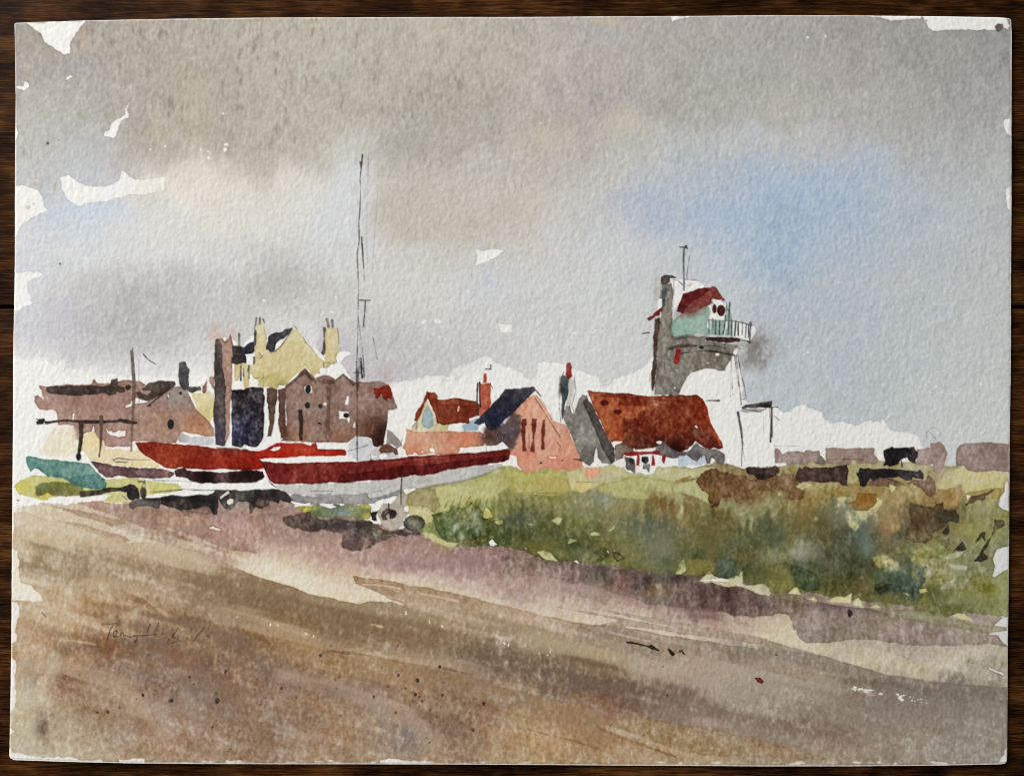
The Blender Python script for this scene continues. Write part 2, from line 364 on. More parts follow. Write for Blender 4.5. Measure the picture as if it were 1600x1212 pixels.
# lines of the cart track upper left
wash('i', '255,184 400,205 500,228 640,258 770,292 790,310 700,330 620,300 480,258 350,215', (172, 146, 128), 'painted_road', wob=1.0, edge=.15, dry=.8, blobs=((720, 300, 80, 40, (164, 140, 108), .7), (330, 200, 90, 20, (190, 166, 150), .6)))
wash('i', '340,290 420,298 540,318 640,350 720,375 800,400 830,425 740,430 640,390 520,345 420,312', (178, 154, 130), 'painted_road', wob=1.0, edge=.2, dry=1.0)
wash('i', '455,182 520,172 640,178 760,182 850,205 1000,222 1100,238 1250,255 1330,262 1600,215 1640,230 1640,440 1600,500 1520,480 1440,470 1330,470 1180,425 1060,380 980,355 850,320 720,268 600,225 520,200', (166, 138, 122), 'painted_road', wob=1.2, edge=.12, dry=1.4, streak=.06, soft=1.2,
     blobs=((1000, 270, 220, 50, (150, 124, 104), .7), (1150, 280, 120, 40, (186, 156, 136), .7), (1450, 290, 150, 50, (160, 128, 120), .8), (1250, 400, 160, 36, (146, 112, 98), .7), (1560, 380, 120, 60, (192, 160, 144), .8), (600, 190, 120, 14, (186, 158, 140), .7)))
for s, w in (('1050,345 1160,385 1280,430 1400,470', 26), ('700,345 860,380 1000,400', 20), ('1180,430 1340,480 1520,540', 34)):
    stroke('i', s, w, (216, 202, 180), None, a=.55, dry=1.6, wob=1.4, soft=1.6)
bare('i', '1305,338 1330,326 1375,340 1400,362 1360,358', (226, 216, 196), None)
smudge('j', 60, 590, 140, 50, (226, 218, 204), .65, .2)
# the mauve of the far verge runs down into the light lane
for (x, y, rx, ry, c, a) in ((300, 420, 260, 40, (168, 134, 124), .6), (200, 380, 180, 26, (150, 116, 106), .5), (700, 520, 260, 50, (172, 138, 130), .6), (950, 560, 200, 40, (162, 130, 128), .6), (1250, 560, 160, 70, (158, 126, 122), .65),
                             (1500, 560, 140, 50, (154, 122, 118), .7), (1290, 660, 30, 60, (176, 146, 140), .5), (1180, 640, 30, 50, (184, 156, 148), .5)):
    smudge('j', x, y, rx, ry, c, a)
wash('k', '-60,520 120,524 200,545 420,565 640,585 800,605 1060,628 1120,640 1110,690 1300,690 1420,715 1600,765 1640,780 1640,880 1500,890 1400,888 1320,862 1180,850 1000,835 930,810 850,815 780,790 640,740 560,720 440,690 300,660 150,640 -60,620',
     (118, 98, 90), 'painted_road', wob=1.6, edge=.14, soft=2.2, gran=.1, streak=.1, dry=.5,
     blobs=((0, 590, 150, 60, (158, 132, 122), .8), (250, 620, 150, 50, (148, 122, 112), .8), (560, 650, 100, 60, (92, 84, 70), .85), (690, 680, 50, 60, (160, 126, 118), .8), (900, 720, 90, 40, (126, 104, 70), .8), (800, 700, 60, 50, (90, 76, 78), .6),
            (950, 650, 180, 30, (58, 48, 46), .85), (1300, 760, 250, 60, (100, 80, 74), .8), (1480, 880, 120, 18, (150, 130, 126), .7), (600, 590, 200, 14, (84, 66, 66), .6)))
for (x, y, rx, ry, c, a) in ((720, 780, 90, 50, (176, 138, 128), .7), (1190, 870, 130, 34, (160, 124, 118), .75), (450, 720, 150, 40, (178, 150, 142), .6), (180, 740, 60, 80, (190, 164, 154), .5), (880, 790, 50, 30, (120, 110, 92), .6), (640, 770, 90, 40, (150, 126, 112), .6)):
    smudge('k', x, y, rx, ry, c, a)
wash('p', '-40,80 80,75 180,78 260,110 420,140 640,165 800,195 980,230 1200,270 1300,290 1430,330 1460,375 1500,395 1500,410 1380,385 1200,395 1000,400 860,392 740,372 640,358 520,360 420,375 300,382 230,375 190,350 175,300 160,305 150,250 130,205 60,200 -40,205',
     (152, 138, 126), 'painted_road', wob=1.0, edge=.18, gran=.1, streak=.06,
     blobs=((40, 130, 110, 50, (104, 82, 80), .85), (150, 140, 90, 50, (122, 106, 74), .75), (300, 200, 150, 60, (150, 132, 122), .6), (760, 200, 60, 40, (148, 128, 96), .7), (900, 300, 180, 60, (168, 148, 138), .7), (1300, 330, 160, 50, (172, 154, 142), .7), (560, 170, 200, 20, (124, 100, 104), .7), (400, 140, 250, 16, (96, 78, 76), .6)))
wash('p', '492,172 505,165 525,185 528,205 512,220 500,215', (70, 50, 50), 'painted_road')
bare('p', '1375,530 1420,545 1470,565 1475,582 1430,570 1385,545', None)
bare('p', '1245,488 1280,494 1282,500', (224, 220, 208), None)
# blooms of the near road
for reg, lst in (('m', ((550, 400, 130, 36, (128, 100, 78), .75), (400, 440, 60, 40, (136, 108, 84), .6), (200, 600, 46, 60, (140, 108, 84), .8), (270, 900, 50, 80, (124, 98, 78), .8), (400, 880, 60, 50, (186, 156, 136), .6), (360, 330, 70, 22, (158, 124, 92), .6),
     (850, 380, 180, 40, (116, 102, 92), .75), (950, 440, 150, 60, (126, 110, 100), .7), (1250, 560, 140, 70, (120, 102, 94), .6), (1500, 400, 100, 70, (124, 92, 64), .65), (1350, 700, 160, 100, (140, 122, 112), .5), (850, 190, 46, 36, (204, 186, 154), .7), (340, 520, 50, 60, (196, 182, 150), .7),
     (170, 800, 60, 220, (196, 184, 152), .7), (900, 120, 60, 30, (146, 116, 86), .6), (700, 170, 60, 30, (160, 126, 90), .55), (1340, 430, 50, 24, (186, 148, 104), .5), (1000, 800, 140, 80, (176, 150, 136), .5), (600, 560, 120, 40, (146, 120, 94), .5), (780, 900, 120, 90, (150, 122, 104), .4), (430, 60, 26, 26, (224, 220, 204), .7), (1150, 560, 60, 30, (186, 168, 152), .6))),
    ('n', ((330, 380, 130, 46, (180, 138, 84), .6), (100, 560, 130, 60, (122, 106, 102), .6), (220, 690, 80, 40, (170, 152, 142), .6), (280, 830, 120, 60, (132, 100, 76), .6), (600, 680, 160, 50, (146, 124, 120), .6), (770, 790, 110, 70, (164, 146, 124), .75), (920, 950, 110, 110, (136, 122, 114), .75), (830, 310, 130, 30, (134, 116, 104), .55),
     (1450, 450, 200, 60, (112, 94, 80), .7), (1150, 430, 160, 60, (140, 122, 100), .5), (500, 350, 160, 36, (126, 98, 66), .6), (820, 600, 200, 60, (164, 130, 90), .4), (300, 950, 120, 40, (182, 154, 126), .6), (1250, 180, 60, 20, (140, 130, 106), .4))),
    ('o', ((420, 430, 200, 60, (204, 180, 136), .6), (680, 500, 70, 36, (156, 146, 140), .6), (200, 540, 200, 80, (116, 94, 78), .7), (640, 640, 220, 70, (106, 82, 72), .75), (1050, 720, 200, 90, (128, 106, 92), .65), (320, 840, 160, 60, (162, 118, 78), .6), (1400, 690, 200, 80, (176, 162, 146), .6), (1150, 590, 300, 50, (162, 146, 126), .4), (1250, 860, 120, 26, (172, 148, 134), .6), (750, 860, 60, 20, (170, 124, 116), .4))),
    ('p', ((150, 900, 250, 80, (122, 84, 72), .55), (420, 940, 60, 26, (116, 76, 68), .5), (230, 870, 40, 20, (110, 70, 64), .5), (60, 1050, 200, 50, (178, 138, 108), .45), (700, 760, 400, 60, (130, 116, 102), .45), (250, 480, 220, 40, (184, 160, 140), .5)))):
    for b in lst:
        smudge(reg, *b)
for s, w, col, a in (('40,815 150,822 260,855 330,885', 26, (204, 188, 162), .5), ('40,878 130,884 260,902 380,920 520,962 660,980', 32, (142, 122, 94), .55), ('30,840 150,846 240,862 290,878', 20, (196, 178, 148), .45),
        ('150,905 260,915 330,945 420,985 560,1010 760,1045', 22, (190, 168, 140), .5), ('300,925 430,950 600,985 800,1015 960,1050', 46, (130, 106, 80), .5), ('480,935 620,955 800,985 960,1010', 24, (158, 138, 110), .5), ('230,985 340,1010 420,1050 560,1080 680,1120 730,1190', 46, (132, 108, 92), .45),
        ('440,1055 520,1070 620,1110 680,1160', 22, (182, 160, 140), .45), ('160,1010 280,1040 380,1100 430,1180', 40, (138, 108, 84), .45), ('90,1040 200,1080 260,1150', 26, (188, 170, 144), .4), ('560,1035 700,1060 820,1090 940,1150', 34, (160, 132, 100), .45), ('760,1030 860,1050 1000,1085 1120,1110', 42, (118, 98, 86), .55),
        ('820,1000 920,1020 1040,1045 1160,1060', 26, (186, 168, 138), .5), ('1000,1040 1150,1060 1300,1085', 34, (178, 166, 150), .5), ('1230,1018 1330,1045 1440,1070 1600,1088', 24, (130, 119, 108), .6), ('1050,1120 1200,1140 1400,1150 1590,1155', 56, (148, 136, 124), .5), ('1150,1085 1300,1100 1460,1110 1590,1115', 40, (146, 135, 122), .45),
        ('880,1120 1000,1140 1150,1170', 28, (152, 126, 96), .4), ('1120,1110 1240,1130 1330,1150', 26, (128, 106, 96), .4)):
    sweep(s, w, col, a, soft=w * .7)
def lane(reg, s, w, col, w1=None, **kw):
    stroke(reg, s, w, col, None, w1=w1, a=kw.get('a', .6), wob=1.0, soft=kw.get('soft', 1.5), dry=kw.get('dry', .8))
lane('n', '450,430 700,455 900,500 1050,520 1200,545 1330,575', 10, (120, 96, 72), a=.55, dry=.2, soft=.9)
lane('n', '640,425 780,455 950,490 1150,530', 34, (184, 160, 128), a=.5)
lane('n', '720,265 790,278', 9, (206, 190, 160), a=.8)
lane('o', '100,918 260,960 420,1000 560,1050', 10, (150, 112, 76), a=.6, dry=.2, soft=.9)
lane('o', '540,905 700,975 860,1030 1020,1090', 26, (142, 104, 66), a=.75, dry=.2, w1=8)
lane('o', '600,910 760,960 900,1020 1100,1070 1300,1110', 40, (192, 172, 142), a=.65)
wash('o', '760,835 1000,880 1200,910 1500,965 1700,1030 2000,1110 1600,1090 1200,1080 1000,1040 850,975 700,920 560,880', (168, 144, 108), None, a=.6, wob=.8, edge=.3, soft=1.0, gran=.15)
wash('o', '1110,840 1270,835 1340,870 1385,930 1200,905 1120,895', (172, 150, 136), None, a=.7, edge=.35)
stroke('o', '600,310 740,345 860,370', 12, (196, 182, 160), None, a=.7)
lane('m', '800,60 880,80 960,150 1050,210', 16, (206, 184, 150), a=.5)
lane('m', '830,95 900,125 960,170', 30, (140, 110, 84), a=.5)
lane('m', '420,362 520,375 600,390', 8, (206, 190, 158), a=.7)
# dark blots, splashes and scratches on the road
DK = (52, 44, 40)
stroke('k', '715,1050 790,1062 850,1078 880,1082 915,1102', 16, DK, 'painted_road', w1=12, wob=.9)
wash('k', '840,1080 870,1066 915,1098 910,1108 860,1090', DK, 'painted_road')
stroke('k', '980,1098 1004,1126', 10, DK, None, wob=.8)
stroke('k', '1062,1104 1076,1126', 7, DK, None)
dot('k', 1050, 1108, 4, 5, DK)
wash('o', '1520,598 1550,600 1572,620 1560,635 1535,620', (120, 44, 40), 'painted_road')
for k in range(150):
    x = rr.uniform(180, 800) if k < 120 else rr.uniform(60, 1300)
    y = rr.normal(1075, 45)
    if 965 < y < 1180:
        s = rr.gamma(1.6, .42) + .35
        dot('F', x, y, s * rr.uniform(.7, 1.2), s * rr.uniform(.8, 1.4), (78, 56, 50), None, a=rr.uniform(.25, .8), wob=.6)
for (x, y, r) in ((653, 1062, 3.6), (687, 1041, 3), (353, 1048, 3.2), (340, 1094, 3.4), (297, 1057, 2.4), (224, 1085, 2.6), (332, 1135, 2.2), (509, 1077, 2), (623, 1054, 1.8), (692, 1066, 2), (649, 1084, 2), (692, 1086, 3.2), (756, 1099, 3), (501, 1023, 2), (269, 1094, 2), (584, 1088, 2.6)):
    dot('F', x, y, r * .8, r, (62, 48, 50), None, a=.85, wob=.9)
for (x, y) in ((634, 955), (671, 969), (691, 977), (423, 974), (434, 976), (478, 989), (490, 992), (787, 1003), (795, 1006), (843, 1020), (855, 1022), (860, 1018), (371, 963)):
    stroke('F', '%g,%g %g,%g' % (x, y, x + rr.uniform(-1, 2), y + rr.uniform(1, 5)), 2.0, (232, 222, 200), None)
for k in range(34):
    x = rr.choice([1340, 1352, 1358, 1372, 1405, 1424, 1432, 1443]) + rr.normal(0, 4)
    y = 1075 + (x - 1340) * .19 + rr.normal(0, 2.4)
    dot('F', x, y, rr.uniform(.8, 2.4), rr.uniform(.6, 1.6), (238, 234, 224), None, wob=.8)
for (x, y, l) in ((1334, 1072, 6), (1352, 1076, 5), (1404, 1086, 6)):
    stroke('F', '%g,%g %g,%g' % (x, y, x + 2, y + l), 1.6, (238, 234, 224), None)
stroke('m', '262,190 285,215', 8, (96, 80, 66), None, a=.8)
dot('i', 112, 166, 7, 4, (90, 84, 80))
# signature in pencil
for s in ('145,258 230,248 315,240', '275,250 230,330 200,430', '270,392 272,345 298,320 312,340 292,380 275,395 330,392', '350,388 362,350 385,348 386,385 405,378 425,388 470,402 512,384', '512,382 620,380 700,374 760,364',
          '690,240 668,300 655,345', '785,240 760,300 735,345', '1010,290 965,355 940,395 1000,415 1015,440 940,465', '1068,402 1075,372 1095,358 1112,366', '1160,300 1150,330', '1305,288 1250,350 1190,435', '1330,382 1362,384', '540,430 510,460 545,400', '780,520 750,530', '905,420 880,470'):
    stroke('S', s, 9, (78, 62, 50), 'pencil_signature', dry=.35, a=.8, wob=.25)
bare('m', '60,-20 100,-10 130,0 200,20 270,115 75,118', (224, 215, 196), soft=2.0, edge=.1, a=.85)
# clean rim of the sheet where the wash stopped short
for reg, s in (('m', '60,120 118,118 125,200 100,290 100,360 78,380 60,380'), ('m', '55,480 95,490 112,520 90,590 100,640 105,700 95,800 68,800 50,700'),
               ('m', '50,900 75,905 95,935 70,945 52,960'), ('m', '40,1030 66,1050 80,1068 300,1085 520,1105 640,1110 640,1140 40,1140'), ('m', '740,1106 830,1098 900,1108 900,1140 740,1140'),
               ('n', '770,1112 820,1098 880,1104 960,1112 1060,1118 1060,1140 770,1140'), ('p', '1490,1040 1500,1120 1440,1128 1450,1100 1475,1080 1480,1050'), ('i', '60,180 95,200 85,330 72,420 60,420'), ('i', '60,470 130,480 110,500 130,560 110,600 60,560'), ('i', '60,560 120,590 135,680 200,690 270,790 75,795')):
    bare(reg, s, (226, 220, 206) if reg == 'i' else (228, 224, 217), edge=.2, wob=1.6, soft=1.1, dry=.5)
for k in range(70):
    x = rr.uniform(180, 1500)
    dot('F', x, 1189.5 + 1.6 * min(1, x / 1200) + rr.normal(0, 1.2), rr.uniform(1, 6), rr.uniform(.6, 1.6), (232, 226, 214), None, a=.8, wob=1.0)

# ------------------------------------------------------------ the grass bank
GX = [650, 750, 850, 950, 1050, 1150, 1250, 1350, 1450, 1550]
GRASS = colour_grid(GX, [735, 765, 795, 825, 855, 885, 915, 945], [
 '172,166,110|190,190,128|176,170,104|190,188,142|192,190,146|150,128,84|180,172,116|186,176,122|172,156,112|200,194,146',
 '150,140,95|176,176,104|162,152,84|152,152,112|176,170,114|122,92,52|160,138,78|168,138,66|152,128,82|178,168,112',
 '188,184,120|140,142,84|150,146,84|142,142,96|142,128,74|162,158,108|138,122,72|188,178,124|104,88,62|152,152,98',
 '150,150,90|110,116,70|106,108,62|128,128,76|112,114,84|122,108,58|116,106,62|96,106,88|112,96,66|152,152,92',
 '86,96,56|102,106,62|94,96,52|112,112,68|104,108,74|110,98,52|160,156,122|80,82,60|152,144,86|142,148,112',
 '90,90,56|110,100,52|120,106,52|132,132,78|96,100,68|80,86,52|94,100,66|84,88,56|104,116,98|164,164,130',
 '120,112,60|120,112,60|120,112,60|120,116,62|130,126,66|122,118,60|110,110,62|100,96,52|90,100,76|140,146,88',
 '120,118,62||||||||112,118,66|146,150,96'], warp=12)
GRASS = mute(GRASS, .14) * .97
wash('F', '622,762 640,755 670,752 700,748 740,738 770,732 790,728 800,726 815,735 840,728 870,724 900,727 920,733 940,738 960,728 985,738 1022,742 1028,728 1060,730 1110,726 1120,718 1160,730 1210,728 1250,718 1300,722 1330,715 1370,718 1400,722 1440,722 1462,728 1500,730 1540,735 1574,738 1580,760 1580,965 1500,955 1420,945 1330,938 1290,930 1250,925 1200,915 1150,905 1100,898 1000,890 920,880 850,872 800,855 760,852 710,853 690,848 670,836 655,828 650,810 635,800 625,785',
     GRASS, 'painted_grass_bank', wob=1.6, edge=.14, gran=.08, mott=.07, streak=.05)
GREENS = [(84, 92, 54), (112, 116, 68), (140, 134, 72), (104, 112, 92), (128, 106, 56), (160, 156, 92)]
r2 = np.random.default_rng(5)
for k in range(190):
    x = r2.uniform(690, 1560); y = r2.uniform(790, 925)
    if y < 800 + (x - 690) * .02 or y > 850 + (x - 690) * .1:
        continue
    smudge('F', x, y, r2.uniform(5, 16), r2.uniform(6, 20), GREENS[r2.integers(0, 6)], r2.uniform(.15, .4), r2.uniform(-.4, .4))
YG = (200, 198, 136)
gb = 'painted_grass_bank'
# pale first wash showing at the top of the bank
wash('j', '1090,90 1150,80 1300,60 1440,20 1520,-20 1600,-30 1600,0 1600,60 1480,150 1440,200 1420,150 1380,170 1340,160 1300,200 1250,190 1200,230 1150,240 1135,150', (188, 184, 130), gb, wob=1.2, edge=.2, blobs=((1540, 20, 60, 60, (168, 162, 102), .6), (1350, 60, 100, 40, (178, 178, 126), .5)))
wash('j', '940,110 1000,85 1120,95 1135,150 1150,200 1110,245 1080,215 1000,210 945,190', (158, 148, 106), gb, wob=1.4, edge=.2)
wash('j', '950,200 1060,215 1110,250 1100,300 1060,310 1040,280 960,270', (198, 192, 144), gb, wob=1.4)
wash('j', '1110,260 1170,235 1200,240 1230,200 1300,210 1340,180 1380,190 1410,220 1425,280 1480,300 1600,310 1600,440 1540,450 1500,435 1440,435 1280,440 1200,425 1160,390 1120,350', (106, 112, 76), gb, wob=1.6, edge=.25, gran=.14, streak=.08,
     blobs=((1190, 330, 60, 80, (74, 90, 46), .8), (1280, 360, 70, 60, (140, 148, 118), .6), (1320, 230, 70, 40, (134, 132, 76), .7), (1450, 380, 100, 60, (82, 88, 44), .75), (1560, 390, 60, 50, (66, 80, 40), .8), (1380, 330, 40, 60, (128, 138, 112), .6), (1370, 420, 60, 20, (120, 92, 48), .6)))
for k in range(14):
    x = 1180 + k * 22 + r2.normal(0, 6); y = 215 - k * 3 + r2.normal(0, 10)
    stroke('j', '%g,%g %g,%g' % (x, y, x + r2.uniform(14, 30), y - r2.uniform(25, 55)), 14, (176, 178, 108) if k % 2 else (128, 132, 76), gb, w1=2, a=.8, wob=.6)
bare('j', '1420,272 1436,205 1455,225 1482,268 1440,278', (202, 200, 136), gb)
wash('j', '1030,365 1060,360 1110,372 1150,410 1200,432 1275,430 1235,456 1180,448 1100,415 1060,400', (196, 192, 144), gb, wob=1.2)
bare('j', '1452,425 1478,408 1508,440 1485,452 1462,448', None, gb)
bare('j', '1490,300 1540,285 1548,315 1515,318', (190, 188, 120), gb)
# upper bank, middle
wash('C', '0,690 30,700 80,725 140,710 240,690 300,700 340,720 360,790 380,830 300,850 100,850 0,840', (180, 172, 110), gb, wob=1.2, edge=.22, blobs=((250, 780, 120, 60, (168, 154, 82), .6), (60, 720, 60, 40, (190, 188, 124), .6)), mott=.08)
wash('C', '340,705 450,680 560,680 620,660 700,680 720,720 800,735 700,740 600,770 520,800 450,840 370,825 350,770', (196, 190, 148), gb, wob=1.2, edge=.22, blobs=((440, 800, 60, 30, (214, 196, 124), .7), (560, 740, 60, 40, (184, 178, 160), .5), (500, 720, 40, 25, (216, 160, 130), .8)))
wash('C', '900,730 905,680 1060,685 1180,680 1270,680 1160,745 1000,770 900,735', (194, 190, 150), gb, wob=1.0, edge=.22)
wash('C', '520,800 640,765 750,738 850,742 1000,770 1010,820 1000,870 880,885 650,870 540,830', (178, 174, 118), gb, wob=1.2, edge=.28, mott=.08)
wash('C', '1000,790 1150,750 1170,800 1230,850 1240,910 1120,850 1010,830', (186, 184, 138), gb, wob=1.2, edge=.2)
stroke('C', '1035,768 1115,736', 22, (160, 136, 84), gb, w1=12)
wash('F', '1087,752 1095,740 1117,732 1135,738 1165,741 1175,748 1185,746 1218,741 1243,738 1240,748 1248,756 1256,768 1250,780 1225,782 1222,775 1232,772 1220,767 1210,772 1195,768 1180,764 1168,768 1160,782 1150,784 1138,775 1128,778 1120,790 1110,790 1107,770 1092,760', (118, 90, 62), gb, wob=2.2, edge=.2, mott=.12, gran=.1,
     blobs=((1150, 748, 40, 10, (108, 78, 50), .7), (1240, 775, 15, 10, (122, 88, 60), .7), (1110, 770, 20, 12, (140, 112, 70), .6)))
wash('D', '420,830 440,790 540,780 620,790 700,800 770,830 800,800 860,790 930,790 980,820 1030,870 1050,940 1000,930 900,900 880,890 850,980 830,1060 780,1080 700,1060 690,960 680,890 560,850', (160, 138, 92), gb, wob=1.4, edge=.18, blobs=((520, 820, 80, 30, (154, 132, 76), .6), (720, 980, 70, 80, (146, 124, 88), .7), (900, 830, 90, 50, (176, 160, 110), .7)))
wash('D', '425,870 545,855 480,900 530,940 620,945 680,878 715,890 690,940 660,975 590,1010 545,1070 490,1010 440,950', (206, 198, 146), gb, wob=1.4, edge=.1)
wash('D', '482,900 545,888 560,842 672,850 678,895 660,920 620,945 540,948 522,915', (146, 114, 64), gb, wob=1.0, edge=.3, blobs=((600, 890, 60, 30, (150, 98, 34), .6),))
wash('D', '620,790 640,765 700,745 800,765 860,775 900,755 975,760 1000,725 1035,750 1050,800 1050,850 1010,862 985,850 960,810 900,785 800,800 700,795', (124, 98, 80), gb, wob=1.3, edge=.25)
wash('D', '1050,820 1150,810 1210,785 1215,830 1190,920 1110,940 1060,900', (168, 142, 96), gb, wob=1.3, edge=.2)
wash('D', '1060,760 1120,710 1225,680 1300,710 1400,705 1490,712 1500,740 1470,800 1400,830 1300,830 1220,835 1215,790 1150,805 1060,815', (202, 194, 146), gb, wob=1.3, edge=.15, blobs=((1110, 750, 60, 50, (184, 172, 128), .7),))
wash('D', '1220,840 1330,825 1450,810 1465,840 1440,870 1360,880 1330,880 1240,915 1270,860', (176, 158, 102), gb, wob=1.0, edge=.25)
wash('D', '1236,915 1272,860 1330,850 1405,825 1360,860 1360,885 1300,890', (100, 84, 62), gb, wob=1.0, edge=.2)
bare('D', '1240,852 1270,855 1245,880', (222, 220, 200), gb)
for s in ('225,760 280,790 215,820 175,800', '760,790 800,800 790,825 770,835', '910,790 930,800 905,825', '60,830 95,850 65,860'):
    wash('D', s, (204, 200, 156), gb, wob=.8)
# lower bank, right
wash('l', '650,520 760,510 820,560 870,600 960,590 900,560 870,500 1000,440 1100,430 1120,500 1200,500 1240,450 1300,540 1350,560 1360,660 1200,820 1050,800 900,640 700,600', (150, 148, 104), gb, wob=2, soft=2.5, edge=.1, gran=.14, blobs=((1100, 640, 90, 80, (180, 178, 146), .8), (950, 500, 90, 50, (164, 154, 90), .7), (1250, 600, 80, 90, (132, 136, 104), .7), (730, 550, 70, 40, (196, 186, 140), .8)))
for (x, y, rx, ry, c, a) in ((420, 400, 170, 110, (80, 86, 62), .8), (600, 390, 60, 110, (92, 108, 98), .75), (330, 330, 100, 80, (96, 88, 46), .65), (480, 560, 150, 60, (66, 68, 44), .75), (250, 640, 90, 70, (74, 86, 58), .8), (200, 250, 90, 90, (130, 108, 60), .6), (60, 380, 90, 90, (88, 98, 66), .7), (800, 650, 130, 60, (80, 102, 88), .75), (840, 710, 110, 40, (54, 66, 50), .75),
                             (580, 690, 80, 50, (122, 96, 44), .7), (220, 500, 60, 50, (158, 160, 148), .8), (50, 520, 70, 30, (190, 186, 158), .75), (720, 360, 60, 60, (150, 112, 76), .6), (780, 250, 70, 60, (166, 142, 92), .6), (950, 260, 80, 70, (92, 76, 56), .7), (450, 240, 60, 50, (128, 132, 108), .6), (620, 470, 40, 60, (120, 132, 112), .6), (1040, 750, 130, 60, (104, 106, 60), .7), (700, 790, 90, 50, (112, 108, 58), .6), (1320, 760, 120, 60, (150, 146, 84), .6), (1180, 830, 120, 40, (112, 118, 74), .65), (1440, 740, 60, 90, (168, 166, 108), .7), (1250, 360, 110, 60, (166, 158, 94), .7), (1350, 220, 80, 40, (160, 160, 118), .6), (1420, 400, 60, 60, (148, 146, 92), .6), (100, 690, 80, 40, (148, 140, 68), .6), (400, 580, 60, 30, (110, 112, 92), .5)):
    smudge('l', x, y, rx, ry, c, a)
wash('l', '885,175 950,195 1030,215 1090,180 1092,225 1150,232 1165,225 1192,262 1190,305 1140,300 1100,330 1025,370 1020,400 980,428 900,425 860,405 870,340 900,300 880,240', (94, 80, 58), gb, wob=1.4, edge=.25, soft=1.2, blobs=((1120, 270, 70, 36, (54, 52, 38), .85), (930, 280, 60, 60, (98, 78, 54), .7), (960, 390, 80, 40, (126, 112, 80), .7)))
DL = (66, 62, 46)
for s in ('1130,305 1132,375 1115,385 1088,370 1112,340', '1340,358 1362,362 1358,422 1332,402 1294,432 1318,378', '1212,422 1228,430 1242,470 1215,482 1168,472', '1418,288 1478,288 1482,325 1430,350 1400,400 1375,450 1345,490 1378,515 1372,535 1330,552 1285,545 1325,500 1335,470 1380,405 1408,350'):
    wash('l', s, DL, gb, wob=.8, edge=.2, blobs=((1440, 320, 50, 50, (118, 112, 78), .7),))
wash('l', '1080,420 1130,405 1135,440 1110,460 1085,440', (124, 122, 88), gb, wob=.8)
wash('l', '140,560 200,580 300,620 330,680 325,730 250,735 190,715 165,670 135,625', (70, 82, 58), gb, wob=1.2, edge=.2, a=.85)
wash('l', '680,720 740,690 900,690 960,650 1000,560 950,600 905,640 980,650 960,700 940,720 935,780 905,805 890,770 885,740 720,735 705,755', (58, 70, 56), gb, wob=1.2, edge=.15, soft=1.2, a=.85, blobs=((930, 680, 60, 80, (96, 112, 104), .7),))
wash('l', '940,770 960,740 1010,730 1035,780 1030,810 1100,830 1200,830 1220,870 1120,890 1000,890 915,875 920,820', (112, 112, 62), gb, wob=1.2, edge=.22, a=.8)
wash('l', '0,570 60,560 140,565 145,625 175,680 150,735 60,750 20,740 0,720', (122, 118, 66), gb, wob=1.2, edge=.2, a=.75)
for s in ('350,800 400,780 430,765 480,768 522,748 518,812', '520,822 535,790 562,770 580,790 602,838', '635,838 660,820 685,812 712,842', '165,712 185,712 205,755 130,748', '245,785 290,765 308,795', '945,722 990,714 996,735 950,746', '1140,892 1180,868 1230,875 1285,922', '0,720 20,750 0,752'):
    wash('l', s, (208, 202, 158), gb, wob=.8, edge=.12)
for s in ('1120,560 1250,575 1240,605 1160,600', '1040,500 1100,520 1225,480 1200,520 1120,530', '820,738 880,745 880,760'):
    wash('l', s, (202, 202, 180), gb, wob=1.0, a=.7)
for s in ('1505,36 1512,246 1470,225 1440,200 1455,140 1480,110 1480,60', '1512,455 1500,590 1450,625 1420,648 1397,648 1418,575 1405,530 1430,470', '1512,890 1508,1085 1455,1040 1440,1010 1380,1000 1420,945 1460,900'):
    bare('l', s, (218, 217, 216))  # bare paper greyed here: light falloff at the right put into its colour
bare('p', '1512,330 1508,400 1470,385 1440,330 1380,312', (216, 214, 212))  # paper white again dulled in colour for the light falling off
wash('l', '650,850 900,845 1100,890 1280,935 1380,950 1500,962 1500,975 1380,995 1250,975 1100,950 820,895', (150, 146, 112), None, a=.75, wob=1, edge=.3)
# second, crisp-edged glazes laid over the dry bank and the dry near road
r3 = np.random.default_rng(77)
def dab(x, y, s, col, part, a, flat=1.0):
    n = r3.integers(7, 11); t = np.sort(r3.uniform(0, 2 * math.pi, n))
    rad = s * r3.uniform(.55, 1.15, n)
    wash('F', np.stack([x + rad * np.cos(t) * 1.2, y + rad * np.sin(t) * flat], 1).astype(np.float32), col, part, mul=True, a=a, wob=1.6, edge=.35, mott=.1, soft=1.0)
for k in range(70):
    x = r3.uniform(690, 1550); lo = 862 + (x - 690) * .105
    y = lo - abs(r3.normal(0, 34)) - 8
    if y > 790 + (x > 1000) * 10:
        dab(x, y, r3.uniform(7, 20), [(196, 202, 176), (206, 198, 160), (186, 198, 190), (214, 208, 170)][k % 4], None, r3.uniform(.4, .85), .9)
for k in range(26):
    x, y = r3.uniform(30, 300), r3.uniform(960, 1170)
    dab(x, y, r3.uniform(10, 34), [(226, 212, 198), (222, 206, 190), (228, 220, 206)][k % 3], None, r3.uniform(.3, .7), .8)
for k in range(24):
    x, y = r3.uniform(300, 1500), r3.uniform(1040, 1170)
    dab(x, y, r3.uniform(12, 40), [(230, 216, 200), (226, 214, 206)][k % 2], None, r3.uniform(.2, .5), .4)
